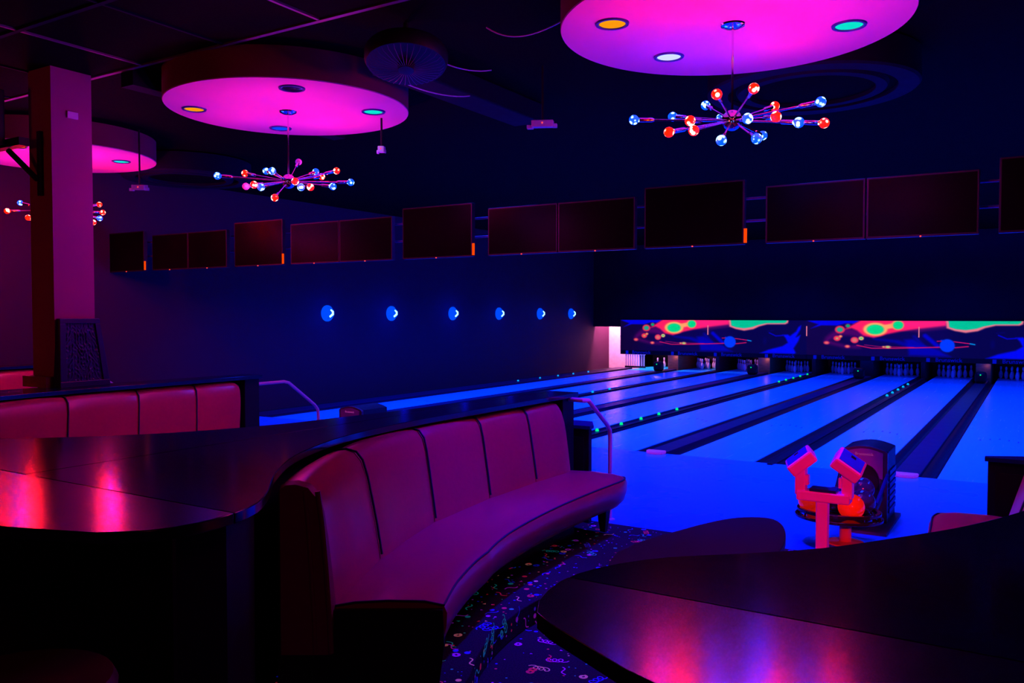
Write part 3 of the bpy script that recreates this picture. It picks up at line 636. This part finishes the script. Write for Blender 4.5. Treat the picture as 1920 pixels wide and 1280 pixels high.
def divider(name, top, xs_, ys_, body, dx, mx, lab, cab=(-0.42, 0.40), post=0.26):
    f = (lambda p: (-3.5 - p[0] + dx, p[1])) if mx else (lambda p: (p[0] + dx, p[1]))
    t = thing(name, lab, 'counter', (f((-3.97, 3))[0], 3.0, 0.0), 'curved counters topping the seating dividers')
    top = [f(p) for p in top] if mx != 'raw' else top
    sx = f((xs_, 0))[0]
    for piece, m in ((clip(top, 1, -1, ys_ - 0.0012), 'laminate2'), (clip(clip(top, 1, 1, ys_ + 0.0012), 0, -1, sx - 0.001), 'laminate'), (clip(clip(top, 1, 1, ys_ + 0.0012), 0, 1, sx + 0.001), 'laminate')):
        MB().prism(piece, 1.208, 1.25).build('top_board', M[m], t, bev=0.004, smooth=True)
    MB().prism([f(p) for p in body], 0.0, 1.207).build('body', M['body'], t, smooth=True)
    seam = f((-2.745, 2.03)); MB().box(seam[0] - 0.004, seam[0] + 0.012, seam[1] - 0.05, seam[1] - 0.035, 0, 1.2).build('corner_strip', M['edge'], t)
    cx = f((-4.0, 0))[0]
    MB().box(cx - post, cx + post, 6.90, 7.12, 0.001, 1.207).build('end_post', M['body'], t, bev=0.004)
    if cab:
      o = MB().prism([(cx + cab[0], 7.16), (cx + cab[1], 7.16), (cx + cab[1], 7.22), (cx + post, 7.48), (cx - post, 7.48), (cx + cab[0], 7.22)], 0, 0.90).build('cabinet', M['body'], bev=0.006, origin=(cx, 7.16, 0))
      tag(o, 'low black cabinet closing the lane end of the %s' % lab.split(' made')[0].split(',')[0], 'cabinet')
      MB().prism([(cx + cab[0] - 0.02, 7.145), (cx + cab[1] + 0.02, 7.145), (cx + cab[1] + 0.02, 7.225), (cx + post + 0.01, 7.50), (cx - post - 0.01, 7.50), (cx + cab[0] - 0.02, 7.225)], 0.90, 0.93).build('cabinet_top', M['tabl'], o).location = (-cx, -7.16, 0)
      MB().box(cx + cab[0] + 0.05, cx + cab[1] - 0.05, 7.148, 7.16, 0.06, 0.82).build('door_panel', M['black'], o).location = (-cx, -7.16, 0)
    r = thing('handrail', 'bent tubular handrail at the lane end of the %s' % lab.split(' made')[0].split(',')[0], 'handrail', (f((-3.93, 0))[0], 8.3, 0), 'bent handrails')
    rx = f((-3.93, 0))[0]
    pts = [(rx, 7.124, 1.12), (rx, 7.70, 1.12), (rx, 7.78, 1.10), (rx, 8.24, 0.77), (rx, 8.30, 0.70), (rx, 8.31, 0.62), (rx, 8.31, 0.0)]
    fx_, fy_ = rx, 8.31
    if dx == 0 and not mx:
        q_ = lambda x: f((x, 0))[0]
        pts = [(q_(-3.735), 7.02, 1.19), (q_(-3.60), 6.96, 1.195), (q_(-3.52), 6.90, 1.2), (q_(-3.49), 6.93, 1.2), (q_(-3.49), 7.33, 0.93), (q_(-3.49), 7.39, 0.87), (q_(-3.49), 7.40, 0.79), (q_(-3.49), 7.40, 0.0)]
        fx_, fy_ = q_(-3.49), 7.40
    MB().tube(pts, 0.021, 12).build('tube', M['rail'], r)
    MB().lathe([(0.05, 0), (0.05, 0.008), (0.03, 0.014)], (fx_, fy_, 0.0), 16).build('floor_flange', M['rail'], r)
    return t
topL = smooth_closed(LTOP, LTOP2)
bodyL = LBODY + LBODY2
divider('counter', topL, -3.97, 2.1, bodyL, 0, False, 'large left foreground counter, dark glossy wood tapering into a ledge')
divider('counter', topL, -3.97, 2.1, bodyL, -4.36, False, 'second divider counter behind at left, dark ledge carrying the column', cab=None)
divider('counter', clip(topL, 0, 1, -5.25), -3.97, 2.1, clip(bodyL, 0, 1, -5.2), -8.72, False, 'farthest divider counter at the left edge, mostly hidden', cab=None)
RT = [(-0.90, 1.70), (-1.05, 1.80), (-1.11, 2.0), (-1.09, 2.18), (-0.97, 2.39), (-0.75, 2.59), (-0.56, 2.78), (-0.36, 3.07), (-0.2, 3.33), (-0.04, 3.68), (0.1, 4.1), (0.18, 4.6), (0.2, 5.4), (0.2, 7.14)]
RT2 = [(0.52, 7.14), (0.56, 6.4), (0.62, 5.5), (0.76, 4.45), (0.86, 3.9), (1.13, 3.28), (1.6, 2.75), (2.0, 2.4), (2.1, 2.0), (1.9, 1.62), (1.3, 1.44), (0.5, 1.36), (-0.1, 1.42), (-0.5, 1.52), (-0.72, 1.60)]
topR = smooth_closed(RT, RT2); topRm = [(-3.5 - x, y) for x, y in topR]
divider('counter', topRm, -4.0, 2.08, [(min(x, -2.80) if y < 2.5 else x, y) for x, y in bodyL], 0, True, 'right foreground counter, dark glossy round end with purple reflections', cab=(-0.79, 0.3))

# ------------------------------------------------------------------ sofas
CREST = [(-3.01, 2.87), (-3.28, 3.30), (-3.52, 3.80), (-3.67, 4.30), (-3.75, 4.80), (-3.80, 5.4), (-3.81, 6.1), (-3.79, 6.80)]
def sofa(mx, dx, lab, name='curved_sofa', sk=1.0, crest=CREST):
    N = 61; P, L = smooth_curve(crest, N)
    T = np.gradient(P, axis=0); T /= np.linalg.norm(T, axis=1)[:, None]
    NR = np.c_[T[:, 1], -T[:, 0]]            # towards the seat (+x side)
    B = P - NR * 0.09                        # back plane
    sg = -1 if mx else 1
    def pt(i, u, z, back=False):
        if back: i = i - np.interp(i, [0, 13, 27, 45, 54, N - 1], [0, 2.8, 2.8, 2.3, 2.2, 2.6]) * max(0, min(1, (1.13 - z) / 0.55))
        fi = min(max(i, 0), N - 1); i0 = int(fi); i1 = min(i0 + 1, N - 1); q = fi - i0
        b_ = B[i0] * (1 - q) + B[i1] * q; n_ = NR[i0] * (1 - q) + NR[i1] * q
        if u > 0.2 and back: u += 0.11 * min(1, fi / 14) * min(1, (1.13 - z) / 0.55)
        if not back: u = 0.24 + (u - 0.24) * sk * (0.80 + 0.20 * min(1, fi / 16)) if u > 0.24 else u
        x, y = b_ + n_ * u
        return ((-3.5 - x if mx else x) + dx, y, z)
    cx = (-3.5 + 3.3 if mx else -3.3) + dx
    t = thing(name, lab, 'sofa', (cx, 5.0, 0.15), 'curved salmon vinyl sofas')
    seams = [0] + [np.interp(v, P[:, 1], np.arange(N)) for v in (3.70, 4.63, 5.45, 6.18)] + [N - 1]
    prof = [(0.0, 0.36), (0.0, 0.8), (0.0, 1.13), (0.015, 1.17), (0.05, 1.19), (0.10, 1.194), (0.16, 1.178), (0.20, 1.13), (0.222, 1.04), (0.24, 0.92), (0.26, 0.78), (0.28, 0.62), (0.285, 0.54), (0.275, 0.36)]
    for k in range(5):
        a, b_ = seams[k] + (0.06 if k else 0), seams[k + 1] - 0.06; n = 12; rings = []
        for q in range(n + 1):
            f_ = q / n; puff = 0.014 * (1 - abs(2 * f_ - 1) ** 4) - 0.010
            ring = []
            for (u, z) in prof:
                uu = u + (puff if u > 0.1 else 0); zz = z + (puff * 0.6 if z > 1.12 else 0)
                if k == 4 and f_ > 0.9 and z > 1.0: zz -= 0.03 * (f_ - 0.9) / 0.1
                ring.append(pt(a + (b_ - a) * f_, uu, zz, True))
            rings.append(ring)
        MB().sweep(rings).build('backrest_panel', M['vinyl'], t)
        if k:
            MB().tube([pt(seams[k], u + 0.002, z, True) for u, z in prof[3:12]], 0.007, 6).build('piping', M['piping'], t)
    # upholstered end of the backrest
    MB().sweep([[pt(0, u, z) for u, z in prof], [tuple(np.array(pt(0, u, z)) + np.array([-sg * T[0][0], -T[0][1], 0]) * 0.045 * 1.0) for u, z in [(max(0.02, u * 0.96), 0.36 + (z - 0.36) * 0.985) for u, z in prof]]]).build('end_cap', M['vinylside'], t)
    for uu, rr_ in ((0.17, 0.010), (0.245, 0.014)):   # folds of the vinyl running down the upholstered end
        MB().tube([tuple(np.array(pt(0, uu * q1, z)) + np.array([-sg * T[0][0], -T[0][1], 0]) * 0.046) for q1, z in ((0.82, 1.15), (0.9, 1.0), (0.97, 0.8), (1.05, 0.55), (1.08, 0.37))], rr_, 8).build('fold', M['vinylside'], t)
    # seat
    sp = [(0.24, 0.33), (0.24, 0.575), (0.35, 0.592), (0.6, 0.605), (0.82, 0.602), (0.90, 0.592), (0.94, 0.575), (0.955, 0.545), (0.952, 0.48), (0.925, 0.40), (0.87, 0.345), (0.8, 0.33)]
    rings = []; n = 60; edge_pts = []
    for q in range(n + 1):
        i = (N - 1) * q / n; d = L * (1 - q / n); R = 0.32; sh = 0.0
        if d < R: sh = (R - math.sqrt(max(0, R * R - (R - d) ** 2))) * 0.62
        ring = []
        for (u, z) in sp:
            uu = u - sh * max(0, (u - 0.24) / 0.71)
            ex = 0.05 * (1 - min(1, d / 0.12)) if d < 0.12 else 0
            zz = z - ex * (0.5 if z > 0.5 else -0.4)
            ring.append(pt(i, uu, zz))
        rings.append(ring); edge_pts.append(pt(i, 0.935 - sh * 0.98, 0.584 - (0.02 * (1 - min(1, d / 0.12)))))
    MB().sweep(rings).build('seat_cushion', M['vinyl'], t)
    MB().tube(edge_pts, 0.006, 6).build('piping', M['piping'], t)
    MB().tube([tuple(np.array(pt(0, u, z)) + np.array([-sg * T[0][0], -T[0][1], 0]) * 0.003) for u, z in ((0.27, 0.582), (0.4, 0.6), (0.6, 0.608), (0.82, 0.604), (0.935, 0.584))], 0.006, 6).build('piping', M['piping'], t)
    # black end board under the seat, plinth and legs
    bd = np.array([-sg * T[0][0], -T[0][1], 0])
    MB().sweep([[tuple(np.array(pt(0, u, z)) + bd * e_) for u, z in ((0.0, 0.15), (0.0, 0.57), (0.93, 0.57), (0.94, 0.40), (0.9, 0.15))] for e_ in (0.002, 0.03)], smooth=False).build('end_board', M['black'], t)
    rings = [[pt(i, u, z) for u, z in ((0.06, 0.155), (0.06, 0.355), (0.66, 0.328), (0.66, 0.155))] for i in np.linspace(0, N - 10, 30)]
    MB().sweep(rings, smooth=False).build('plinth', M['black'], t)
    for u, ii in ((0.80, N - 6), (0.12, N - 6), (0.80, 6)):
        p = pt(ii, u, 0); MB().lathe([(0.032, 0.15), (0.05, 0.25), (0.058, 0.335)], (p[0], p[1], 0), 4, Matrix.Rotation(PI / 4, 3, 'Z'), smooth=False).build('leg', M['black'], t)
    return t
sofa(False, 0, 'large salmon red curved sofa in the centre foreground')
sofa(False, -4.36, 'salmon red curved sofa at left in front of the column')
sofa(False, -8.72, 'farthest salmon red sofa at the left edge behind the column')
sofa(True, 0.0, 'salmon red curved sofa behind the right foreground counter', sk=0.86,
     crest=[(-2.97, 2.87), (-3.24, 3.30), (-3.48, 3.80), (-3.62, 4.30), (-3.68, 4.80), (-3.69, 5.4), (-3.68, 6.1), (-3.63, 6.80)])
sofa(True, -4.5, 'salmon red sofa backing onto the left foreground counter ledge')
sofa(True, -8.86, 'salmon red sofa backing onto the ledge behind the column')

# platforms under the sofas
PF = [(-2.80, 2.36), (-2.5, 2.55), (-2.33, 2.95), (-2.40, 3.4), (-2.53, 3.7), (-2.63, 4.0), (-2.70, 4.4), (-2.70, 4.8), (-2.64, 5.4), (-2.56, 5.8), (-2.60, 6.05), (-2.74, 6.25), (-3.0, 6.38), (-3.5, 6.44), (-3.92, 6.44)]
pfs, _ = smooth_curve(PF, 70); pfs = [tuple(p) for p in pfs]
inner = [(x + 0.003, y) for x, y in LBODY[2:10]]
plat = [p for p in pfs] + inner[::-1]
for mx, dx, lab in ((0, 0, 'under the centre foreground sofa'), (0, -4.36, 'under the left sofa by the column'), (1, 0, 'under the right sofa'), (1, -4.5, 'under the sofa behind the left ledge')):
    poly = [((-3.5 - x if mx else x) + dx, y) for x, y in plat]
    o = MB().prism(poly, 0.001, 0.15).build('carpet_platform', M['carpet'], bev=0.012)
    tag(o, 'low confetti carpeted platform step ' + lab, 'platform')
    if not mx and dx == 0: platform = o

# confetti print of the carpet: flat coloured shapes lying in the pile
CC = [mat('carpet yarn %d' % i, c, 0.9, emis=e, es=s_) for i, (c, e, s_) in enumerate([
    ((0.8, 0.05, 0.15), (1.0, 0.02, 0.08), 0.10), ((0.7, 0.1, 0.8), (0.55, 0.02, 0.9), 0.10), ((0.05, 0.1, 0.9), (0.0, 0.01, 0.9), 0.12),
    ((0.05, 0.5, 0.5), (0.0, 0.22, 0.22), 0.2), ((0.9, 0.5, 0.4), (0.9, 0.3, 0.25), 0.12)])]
def confetti(n, fpos, parent, seed, name='confetti'):
    """fpos(a, b) -> (origin, eu, ev, normal) for a spot; shapes drawn in the local plane"""
    rnd = random.Random(seed); mbs = [MB() for _ in CC]
    for _ in range(n):
        r = fpos(rnd)
        if r is None: continue
        o_, eu, ev, nn = r; a = rnd.random() * 2 * PI
        cu, cv = eu * math.cos(a) + ev * math.sin(a), ev * math.cos(a) - eu * math.sin(a)
        ci = rnd.choices(range(5), (3, 4, 5, 3, 1.5))[0]; mb = mbs[ci]; k = rnd.random(); h = nn * 0.0015
        P2 = lambda x, y: o_ + cu * x + cv * y + h
        if k < 0.5:
            r0 = rnd.uniform(0.004, 0.009); mb.add([P2(r0 * math.cos(q * PI / 4), r0 * math.sin(q * PI / 4)) for q in range(8)], [tuple(range(8))])
        elif k < 0.62:
            r0 = rnd.uniform(0.013, 0.02); mb.add([P2(r0 * math.cos(q * PI / 6), r0 * math.sin(q * PI / 6)) for q in range(12)], [tuple(range(12))])
        elif k < 0.78:
            r0 = rnd.uniform(0.014, 0.024); mb.add([P2(0, 0), P2(r0, 0.2 * r0), P2(0.6 * r0, r0)], [(0, 1, 2)])
        else:
            if k < 0.86: pts = [(0.02 + 0.05 * q / 12 * 2, 0.012 * math.sin(q / 12 * 2.2 * PI)) for q in range(13)]
            elif k < 0.93: pts = [((0.008 + 0.0025 * q / 3) * math.cos(q * 0.6), (0.008 + 0.0025 * q / 3) * math.sin(q * 0.6)) for q in range(22)]
            else: pts = [(0.006 * q * 0.7 + 0.022 * math.cos(q * 0.75), 0.022 * math.sin(q * 0.75)) for q in range(26)]
            wd = 0.004; vs = []
            for q, (x, y) in enumerate(pts):
                x2, y2 = pts[min(q + 1, len(pts) - 1)]; x1, y1 = pts[max(q - 1, 0)]; L_ = math.hypot(x2 - x1, y2 - y1) or 1
                nx_, ny_ = -(y2 - y1) / L_ * wd, (x2 - x1) / L_ * wd; vs += [P2(x + nx_, y + ny_), P2(x - nx_, y - ny_)]
            mb.add(vs, [(2 * q, 2 * q + 1, 2 * q + 3, 2 * q + 2) for q in range(len(pts) - 1)])
    for i, mb in enumerate(mbs):
        if mb.f:
            me = bpy.data.meshes.new(name); me.from_pydata([tuple(v) for v in mb.v], [], mb.f); me.materials.append(CC[i])
            o = bpy.data.objects.new(name, me); C.objects.link(o); o.parent = parent; o['kind'] = 'stuff'
def inside(x, y, poly):
    r = False
    for i in range(len(poly)):
        (x1, y1), (x2, y2) = poly[i], poly[i - 1]
        if (y1 > y) != (y2 > y) and x < (x2 - x1) * (y - y1) / (y2 - y1) + x1: r = not r
    return r
EX, EY_, EZ = Vector((1, 0, 0)), Vector((0, 1, 0)), Vector((0, 0, 1))
core = [(x - 0.02, y) for x, y in plat]
def f_plat(r):
    x, y = r.uniform(-3.3, -2.3), r.uniform(2.5, 6.4)
    return (Vector((x, y, 0.15)), EX, EY_, EZ) if inside(x, y, plat) and inside(x + 0.03, y, plat) and inside(x, y + 0.03, plat) else None
def f_floor(r):
    x, y = r.uniform(-3.6, -0.9), r.uniform(2.6, 7.22)
    return (Vector((x, y, 0.0)), EX, EY_, EZ) if not inside(x, y, plat) and not inside(x - 0.04, y, plat) else None
def f_riser(r):
    i = r.randrange(3, 58); a, b_ = Vector((*pfs[i], 0)), Vector((*pfs[i + 1], 0)); t_ = (b_ - a).normalized(); n_ = Vector((t_.y, -t_.x, 0))
    return (a + EZ * r.uniform(0.02, 0.125) + n_ * 0.003, t_, EZ, n_)
fl = bpy.data.objects['floor']
confetti(620, f_plat, platform, 1); confetti(1900, f_floor, fl, 2); confetti(200, f_riser, platform, 3)

# ------------------------------------------------------------------ column with carved panel, screen bracket
t = thing('column', 'square pink-lit column rising from the ledge to the ceiling', 'column', (-8.66, 5.0, 1.25))
MB().box(-8.86, -8.45, 4.79, 5.22, 1.25, ZC + 0.02).build('shaft', M['column'], t)
MB().box(-8.90, -8.46, 4.70, 4.79, 1.25, 1.36).build('base_skirt', M['wood'], t)
lbl = MB().box(-8.449, -8.43, 4.95, 5.065, 4.0, 4.07).build('switch_box', M['white'], t, bev=0.004)
pn = thing('carved_panel', 'dark carved panel leaning on the front of column foot', 'panel', (-8.4, 5.0, 1.25))
def pp_(y, z, d): # tapering slab leaning against the column
    k = (z - 1.25) / 0.70; y0, y1 = 4.76 + 0.045 * k, 5.30 - 0.07 * k
    return (-8.447 + (0.12 - 0.075 * k) + d, y0 + (y1 - y0) * y, z)
mb = MB(); mb.sweep([[(-8.446, pp_(0, z, 0)[1], z), pp_(0, z, 0), pp_(1, z, 0), (-8.446, pp_(1, z, 0)[1], z)] for z in (1.25, 1.95)], smooth=False); mb.build('slab', M['panel'], pn, bev=0.004)
for (y0, y1, z0, z1) in ((0, 1, 1.25, 1.31), (0, 1, 1.90, 1.95), (0, 0.13, 1.31, 1.90), (0.87, 1, 1.31, 1.90)):
    mb = MB(); mb.sweep([[pp_(y0, z, 0.001), pp_(y0, z, 0.022), pp_(y1, z, 0.022), pp_(y1, z, 0.001)] for z in (z0, z1)], smooth=False); mb.build('frame_bar', M['panel'], pn, bev=0.005)
nx_, nz_ = 72, 110; rr = np.random.RandomState(3)
def relief(u, v):
    uu = abs(u - 0.5) * 2
    r = np.sin(uu * 14 + 3 * np.sin(v * 17)) * np.sin(v * 44 + 4 * np.cos(uu * 7)) + 0.6 * np.sin(uu * 27 + v * 30) * np.sin(v * 21 - uu * 9)
    for cv in (0.25, 0.52, 0.8):
        d = np.hypot(uu * 0.5, (v - cv) * 1.3); r += 1.2 * np.exp(-(d / 0.05) ** 2) + 0.8 * np.cos(d * 70) * np.exp(-(d / 0.16) ** 2)
    return r
vs = [pp_(0.13 + 0.74 * i / nx_, 1.31 + 0.59 * j / nz_, 0.002 + 0.008 * float(relief(i / nx_, j / nz_))) for j in range(nz_ + 1) for i in range(nx_ + 1)]
fs = [(j * (nx_ + 1) + i, j * (nx_ + 1) + i + 1, (j + 1) * (nx_ + 1) + i + 1, (j + 1) * (nx_ + 1) + i) for j in range(nz_) for i in range(nx_)]
MB().add(vs, fs, True).build('carving', M['panel'], pn)
t = thing('screen_bracket', 'dark wall screen on a strut bracket fixed to the column side', 'bracket', (-8.6, 4.78, 3.2))
MB().box(-8.66, -8.60, 4.755, 4.788, 3.2, 3.85).build('wall_plate', M['black'], t)
MB().tube([(-8.63, 4.74, 3.36), (-8.9, 4.6, 3.66)], 0.028, 6, smooth=False).build('strut', M['black'], t)
MB().box(-9.9, -8.62, 4.56, 4.66, 3.68, 3.76).build('arm', M['black'], t)
MB().box(-10.2, -8.85, 4.45, 4.55, 3.70, 4.25).build('screen_case', M['frame'], t, bev=0.01)

# ------------------------------------------------------------------ small table, stool
tb = [(-1.62, 3.50), (-1.60, 3.75), (-1.525, 4.02), (-1.45, 4.26), (-1.37, 4.43), (-1.27, 4.52), (-1.18, 4.53), (-1.11, 4.44), (-1.05, 4.28), (-1.0, 4.05), (-0.98, 3.8), (-0.985, 3.5), (-1.05, 3.3), (-1.2, 3.18), (-1.4, 3.18), (-1.56, 3.3)]
tbs, _ = smooth_curve(tb + [tb[0]], 80)
t = thing('lounge_table', 'dark blue oval table top between the two foreground counters', 'table', (-1.3, 3.9, 0))
MB().prism([tuple(p) for p in tbs[:-1]], 0.865, 0.90).build('table_top', M['tabl'], t, bev=0.006)
MB().tube([(-1.3, 3.88, 0.02), (-1.3, 3.88, 0.865)], 0.045, 14).build('pedestal', M['black'], t)
MB().lathe([(0.28, 0.0), (0.27, 0.015), (0.06, 0.03)], (-1.3, 3.88, 0), 24).build('base', M['black'], t)
t = thing('bar_stool', 'dark red round bar stool tucked below the left foreground counter', 'stool', (-2.72, 1.36, 0))
MB().lathe([(0.27, 0.74), (0.29, 0.76), (0.295, 0.82), (0.28, 0.85), (0.2, 0.862), (0, 0.865)], (-2.66, 1.36, 0), 36).build('seat', M['seatm'], t)
MB().tube([(-2.66, 1.36, 0.02), (-2.66, 1.36, 0.74)], 0.03, 12).build('post', M['dark'], t)
MB().lathe([(0.22, 0.0), (0.21, 0.015), (0.04, 0.04)], (-2.66, 1.36, 0), 28).build('base', M['dark'], t)

# ------------------------------------------------------------------ ball return and rack
X0 = -1.385
t = thing('ball_return', 'dark ball return hood with magenta face and slatted side', 'ball return', (X0, 8.6, 0))
arch = []
def hood_poly(w_, z1, crown):
    return [(-w_, 0.02)] + [(-w_ + 2 * w_ * q / 12, z1 + crown * math.sin(PI * q / 12)) for q in range(13)] + [(w_, 0.02)]
hp = hood_poly(0.235, 0.80, 0.05)
# shell with an arched mouth
out = [(X0 + x, z) for x, z in hp]
inn = [(X0 - 0.155, 0.02)] + [(X0 - 0.155 * math.cos(PI * q / 16), 0.45 + 0.20 * math.sin(PI * q / 16)) for q in range(17)] + [(X0 + 0.155, 0.02)]
vs = [(x, 8.42, z) for x, z in out] + [(x, 8.42, z) for x, z in inn]; no, ni = len(out), len(inn)
mb = MB()
def strip(mb, A, B_):   # fill between outer & inner polylines by arc fraction
    k = 48
    def samp(Pl):
        Pl = np.array(Pl); d = np.r_[0, np.cumsum(np.hypot(*np.diff(Pl, axis=0).T))]; q = np.linspace(0, d[-1], k + 1)
        return np.c_[np.interp(q, d, Pl[:, 0]), np.interp(q, d, Pl[:, 1])]
    a_, b_ = samp(A), samp(B_); y0, y1 = 8.42, 8.46
    v = [(p[0], y0, p[1]) for p in a_] + [(p[0], y0, p[1]) for p in b_] + [(p[0], y1, p[1]) for p in a_] + [(p[0], y1, p[1]) for p in b_]; n = k + 1
    f = []
    for i in range(k):
        f += [(i, i + 1, n + i + 1, n + i), (2 * n + i, 3 * n + i, 3 * n + i + 1, 2 * n + i + 1), (i, 2 * n + i, 2 * n + i + 1, i + 1), (n + i, n + i + 1, 3 * n + i + 1, 3 * n + i)]
    mb.add(v, f)
strip(mb, out, inn); mb.build('front_frame', M['hoodm'], t)
mb = MB(); mb.sweep([[(X0 + x, y, z) for x, z in hp] for y in (8.46, 8.95)], smooth=False); mb.build('hood', M['dark'], t, bev=0.01)
fp = [(X0 - 0.19, 0.50)] + [(X0 - 0.19 + 0.38 * q / 10, 0.785 + 0.04 * math.sin(PI * q / 10)) for q in range(11)] + [(X0 + 0.19, 0.50)] + [(X0 + 0.165 * math.cos(PI * q / 12), 0.46 + 0.20 * math.sin(PI * q / 12)) for q in range(1, 12)]
mb = MB(); mb.sweep([[(x, y, z) for x, z in fp] for y in (8.408, 8.419)], smooth=False); mb.build('face_plate', M['hoodp'], t)
lm = text_mesh('Brunswick', 0.045, 0.001); lm.materials.clear(); lm.materials.append(emat('pink lettering', (0.6, 0.05, 0.5), 0.5))
o = bpy.data.objects.new('lettering', lm); C.objects.link(o); o.parent = t; o.rotation_euler = (PI / 2, 0, 0); o.location = (0, 8.405 - 8.6, 0.765)
t_ret = t
for i in range(7):
    z = 0.12 + i * 0.07; MB().box(X0 + 0.236, X0 + 0.25, 8.5, 8.9, z, z + 0.045).build('slat', M['tabl'], t)
MB().tube([(X0 + 0.24, 8.40, 0.56), (X0 + 0.21, 7.95, 0.34)], 0.02, 8).build('side_rail', M['tabl'], t)
MB().tube([(X0 - 0.24, 8.40, 0.56), (X0 - 0.21, 7.95, 0.34)], 0.02, 8).build('side_rail', M['dark'], t)
MB().sweep([[(X0 - 0.2, y, z - 0.06), (X0 - 0.2, y, z), (X0 + 0.2, y, z), (X0 + 0.2, y, z - 0.06)] for y, z in ((8.43, 0.38), (7.95, 0.26))], smooth=False).build('track_bed', M['black'], t)
MB().prism([(X0 - 0.1, 8.0), (X0 + 0.3, 8.0), (X0 + 0.3, 8.95), (X0 - 0.25, 8.95)], 0.0, 0.03).build('floor_plate', M['hoodm'], t)
t_ret.scale = (0.87, 1.0, 0.87); t_ret.location = (X0 + 0.015, 8.72, 0)
relabel(copy_tree(t_ret, None, -6.55, 0.0), 'far ball return hood peeking over the left counter ledge')
t = thing('ball_rack', 'glossy black oval ball tray on an orange post', 'ball rack', (X0, 7.62, 0))
def oval(a, b_, z0, z1, rin):
    mb = MB(); n = 40; rings = []
    for q in range(n + 1):
        c_, s_ = math.cos(2 * PI * q / n), math.sin(2 * PI * q / n); rings.append([(X0 - 0.04 + (a - d) * c_, 7.62 + (b_ - d) * s_, z) for d, z in ((0, z0), (0, z1), (rin, z1), (rin, z0))])
    mb.sweep(rings, caps=False); return mb
oval(0.36, 0.30, 0.235, 0.262, 0.05).build('lower_ring', M['rackm'], t, bev=0.006)
oval(0.345, 0.285, 0.285, 0.315, 0.04).build('upper_ring', M['rackm'], t, bev=0.006)
MB().lathe([(0.0, 0.228), (0.27, 0.23), (0.27, 0.26), (0.0, 0.262)], (X0 - 0.04, 7.62, 0), 30).build('tray', M['rackm'], t)
for a_ in range(8):
    q = 2 * PI * a_ / 8; MB().tube([(X0 - 0.04 + 0.335 * math.cos(q), 7.62 + 0.275 * math.sin(q), 0.25), (X0 - 0.04 + 0.33 * math.cos(q), 7.62 + 0.27 * math.sin(q), 0.30)], 0.008, 6).build('spacer', M['rackm'], t)
MB().tube([(X0, 7.72, 0.01), (X0, 7.72, 0.23)], 0.05, 16).build('post', M['orange'], t)
MB().lathe([(0.16, 0), (0.155, 0.012), (0.06, 0.02)], (X0, 7.72, 0), 24).build('foot', M['orange'], t)
sph = MB().lathe([(0.108 * math.sin(PI * q / 20), -0.108 * math.cos(PI * q / 20)) for q in range(21)], n=28)
for (x, y, z, m, lab) in ((-1.30, 7.49, 0.372, 'ballo', 'orange bowling ball at the front right of the ball tray'), (-1.64, 7.56, 0.372, 'ballo', 'orange bowling ball at left of the ball tray behind console'),
                     (-1.25, 7.715, 0.372, 'ballb', 'dark blue bowling ball behind the orange one on tray'), (-1.475, 7.73, 0.372, 'ballb', 'dark bowling ball between the two orange balls'), (X0 + 0.05, 8.22, 0.39, 'ballb', 'dark blue bowling ball on the track below the hood')):
    mb = MB(); mb.v = list(sph.v); mb.f = list(sph.f); mb.sm = list(sph.sm)
    o = mb.build('bowling_ball', M[m]); o.location = (x, y, z); tag(o, lab, 'bowling ball')

# ------------------------------------------------------------------ score console with two heads
t = thing('score_console', 'pink-red lit twin headed score console on a single pole', 'console', (-1.415, 6.9, 0))
K = M['console']
MB().box(-1.455, -1.365, 6.86, 6.95, 0.02, 0.53).build('pole', K, t, bev=0.012)
MB().lathe([(0.17, 0.0), (0.165, 0.015), (0.06, 0.03)], (-1.41, 6.9, 0), 28).build('base', K, t)
mb = MB(); mb.box(-1.60, -1.20, 6.83, 6.97, 0.52, 0.60); mb.build('cross_arm', K, t, bev=0.012)
MB().box(-1.50, -1.30, 6.835, 6.96, 0.60, 0.625).build('tray', M['tabl'], t, bev=0.004)
for s_, hx in ((-1, -1.575), (1, -1.225)):
    MB().box(hx - 0.04, hx + 0.04, 6.85, 6.95, 0.56, 0.80).build('upright', K, t, bev=0.01)
    MB().box(hx - s_ * 0.05 - 0.012, hx - s_ * 0.05 + 0.012, 6.86, 6.92, 0.64, 0.72).build('holder', K, t, bev=0.004)
    R = Matrix.Translation((hx, 6.90, 0.82)) @ Matrix.Rotation(math.radians(38) * (1 if s_ > 0 else -1), 4, 'Y') @ Matrix.Rotation(math.radians(16), 4, 'X') @ Matrix.Rotation(math.radians(10), 4, 'Z')
    hd = MB().box(-0.115, 0.115, -0.11, 0.11, -0.045, 0.055, R).build('head', K, t, bev=0.016)
    sc_ = MB().box(-0.092, 0.092, -0.088, 0.088, 0.055, 0.059, R).build('touch_screen', M['blueglass'], hd); sc_.location = (0, 0, 0)
    MB().box(-0.02, 0.02, 0.03, 0.06, 0.059, 0.062, R).build('sensor', M['dark'], hd).location = (0, 0, 0)

t = thing('fill_spot_body', 'small black red fill spotlight added on right counter, out of frame', 'spotlight', (0.75, 1.9, 1.25))  # body added for the unseen red fill spot
MB().lathe([(0.09, 0.0), (0.09, 0.015), (0.02, 0.025)], (0.75, 1.9, 1.25), 20).build('base', M['dark'], t)
MB().tube([(0.75, 1.94, 1.26), (0.75, 1.94, 1.95)], 0.012, 8).build('stem', M['dark'], t)
_d = dr.normalized(); MB().tube([sp - _d * 0.16, sp - _d * 0.01], 0.05, 16).build('can', M['dark'], t)
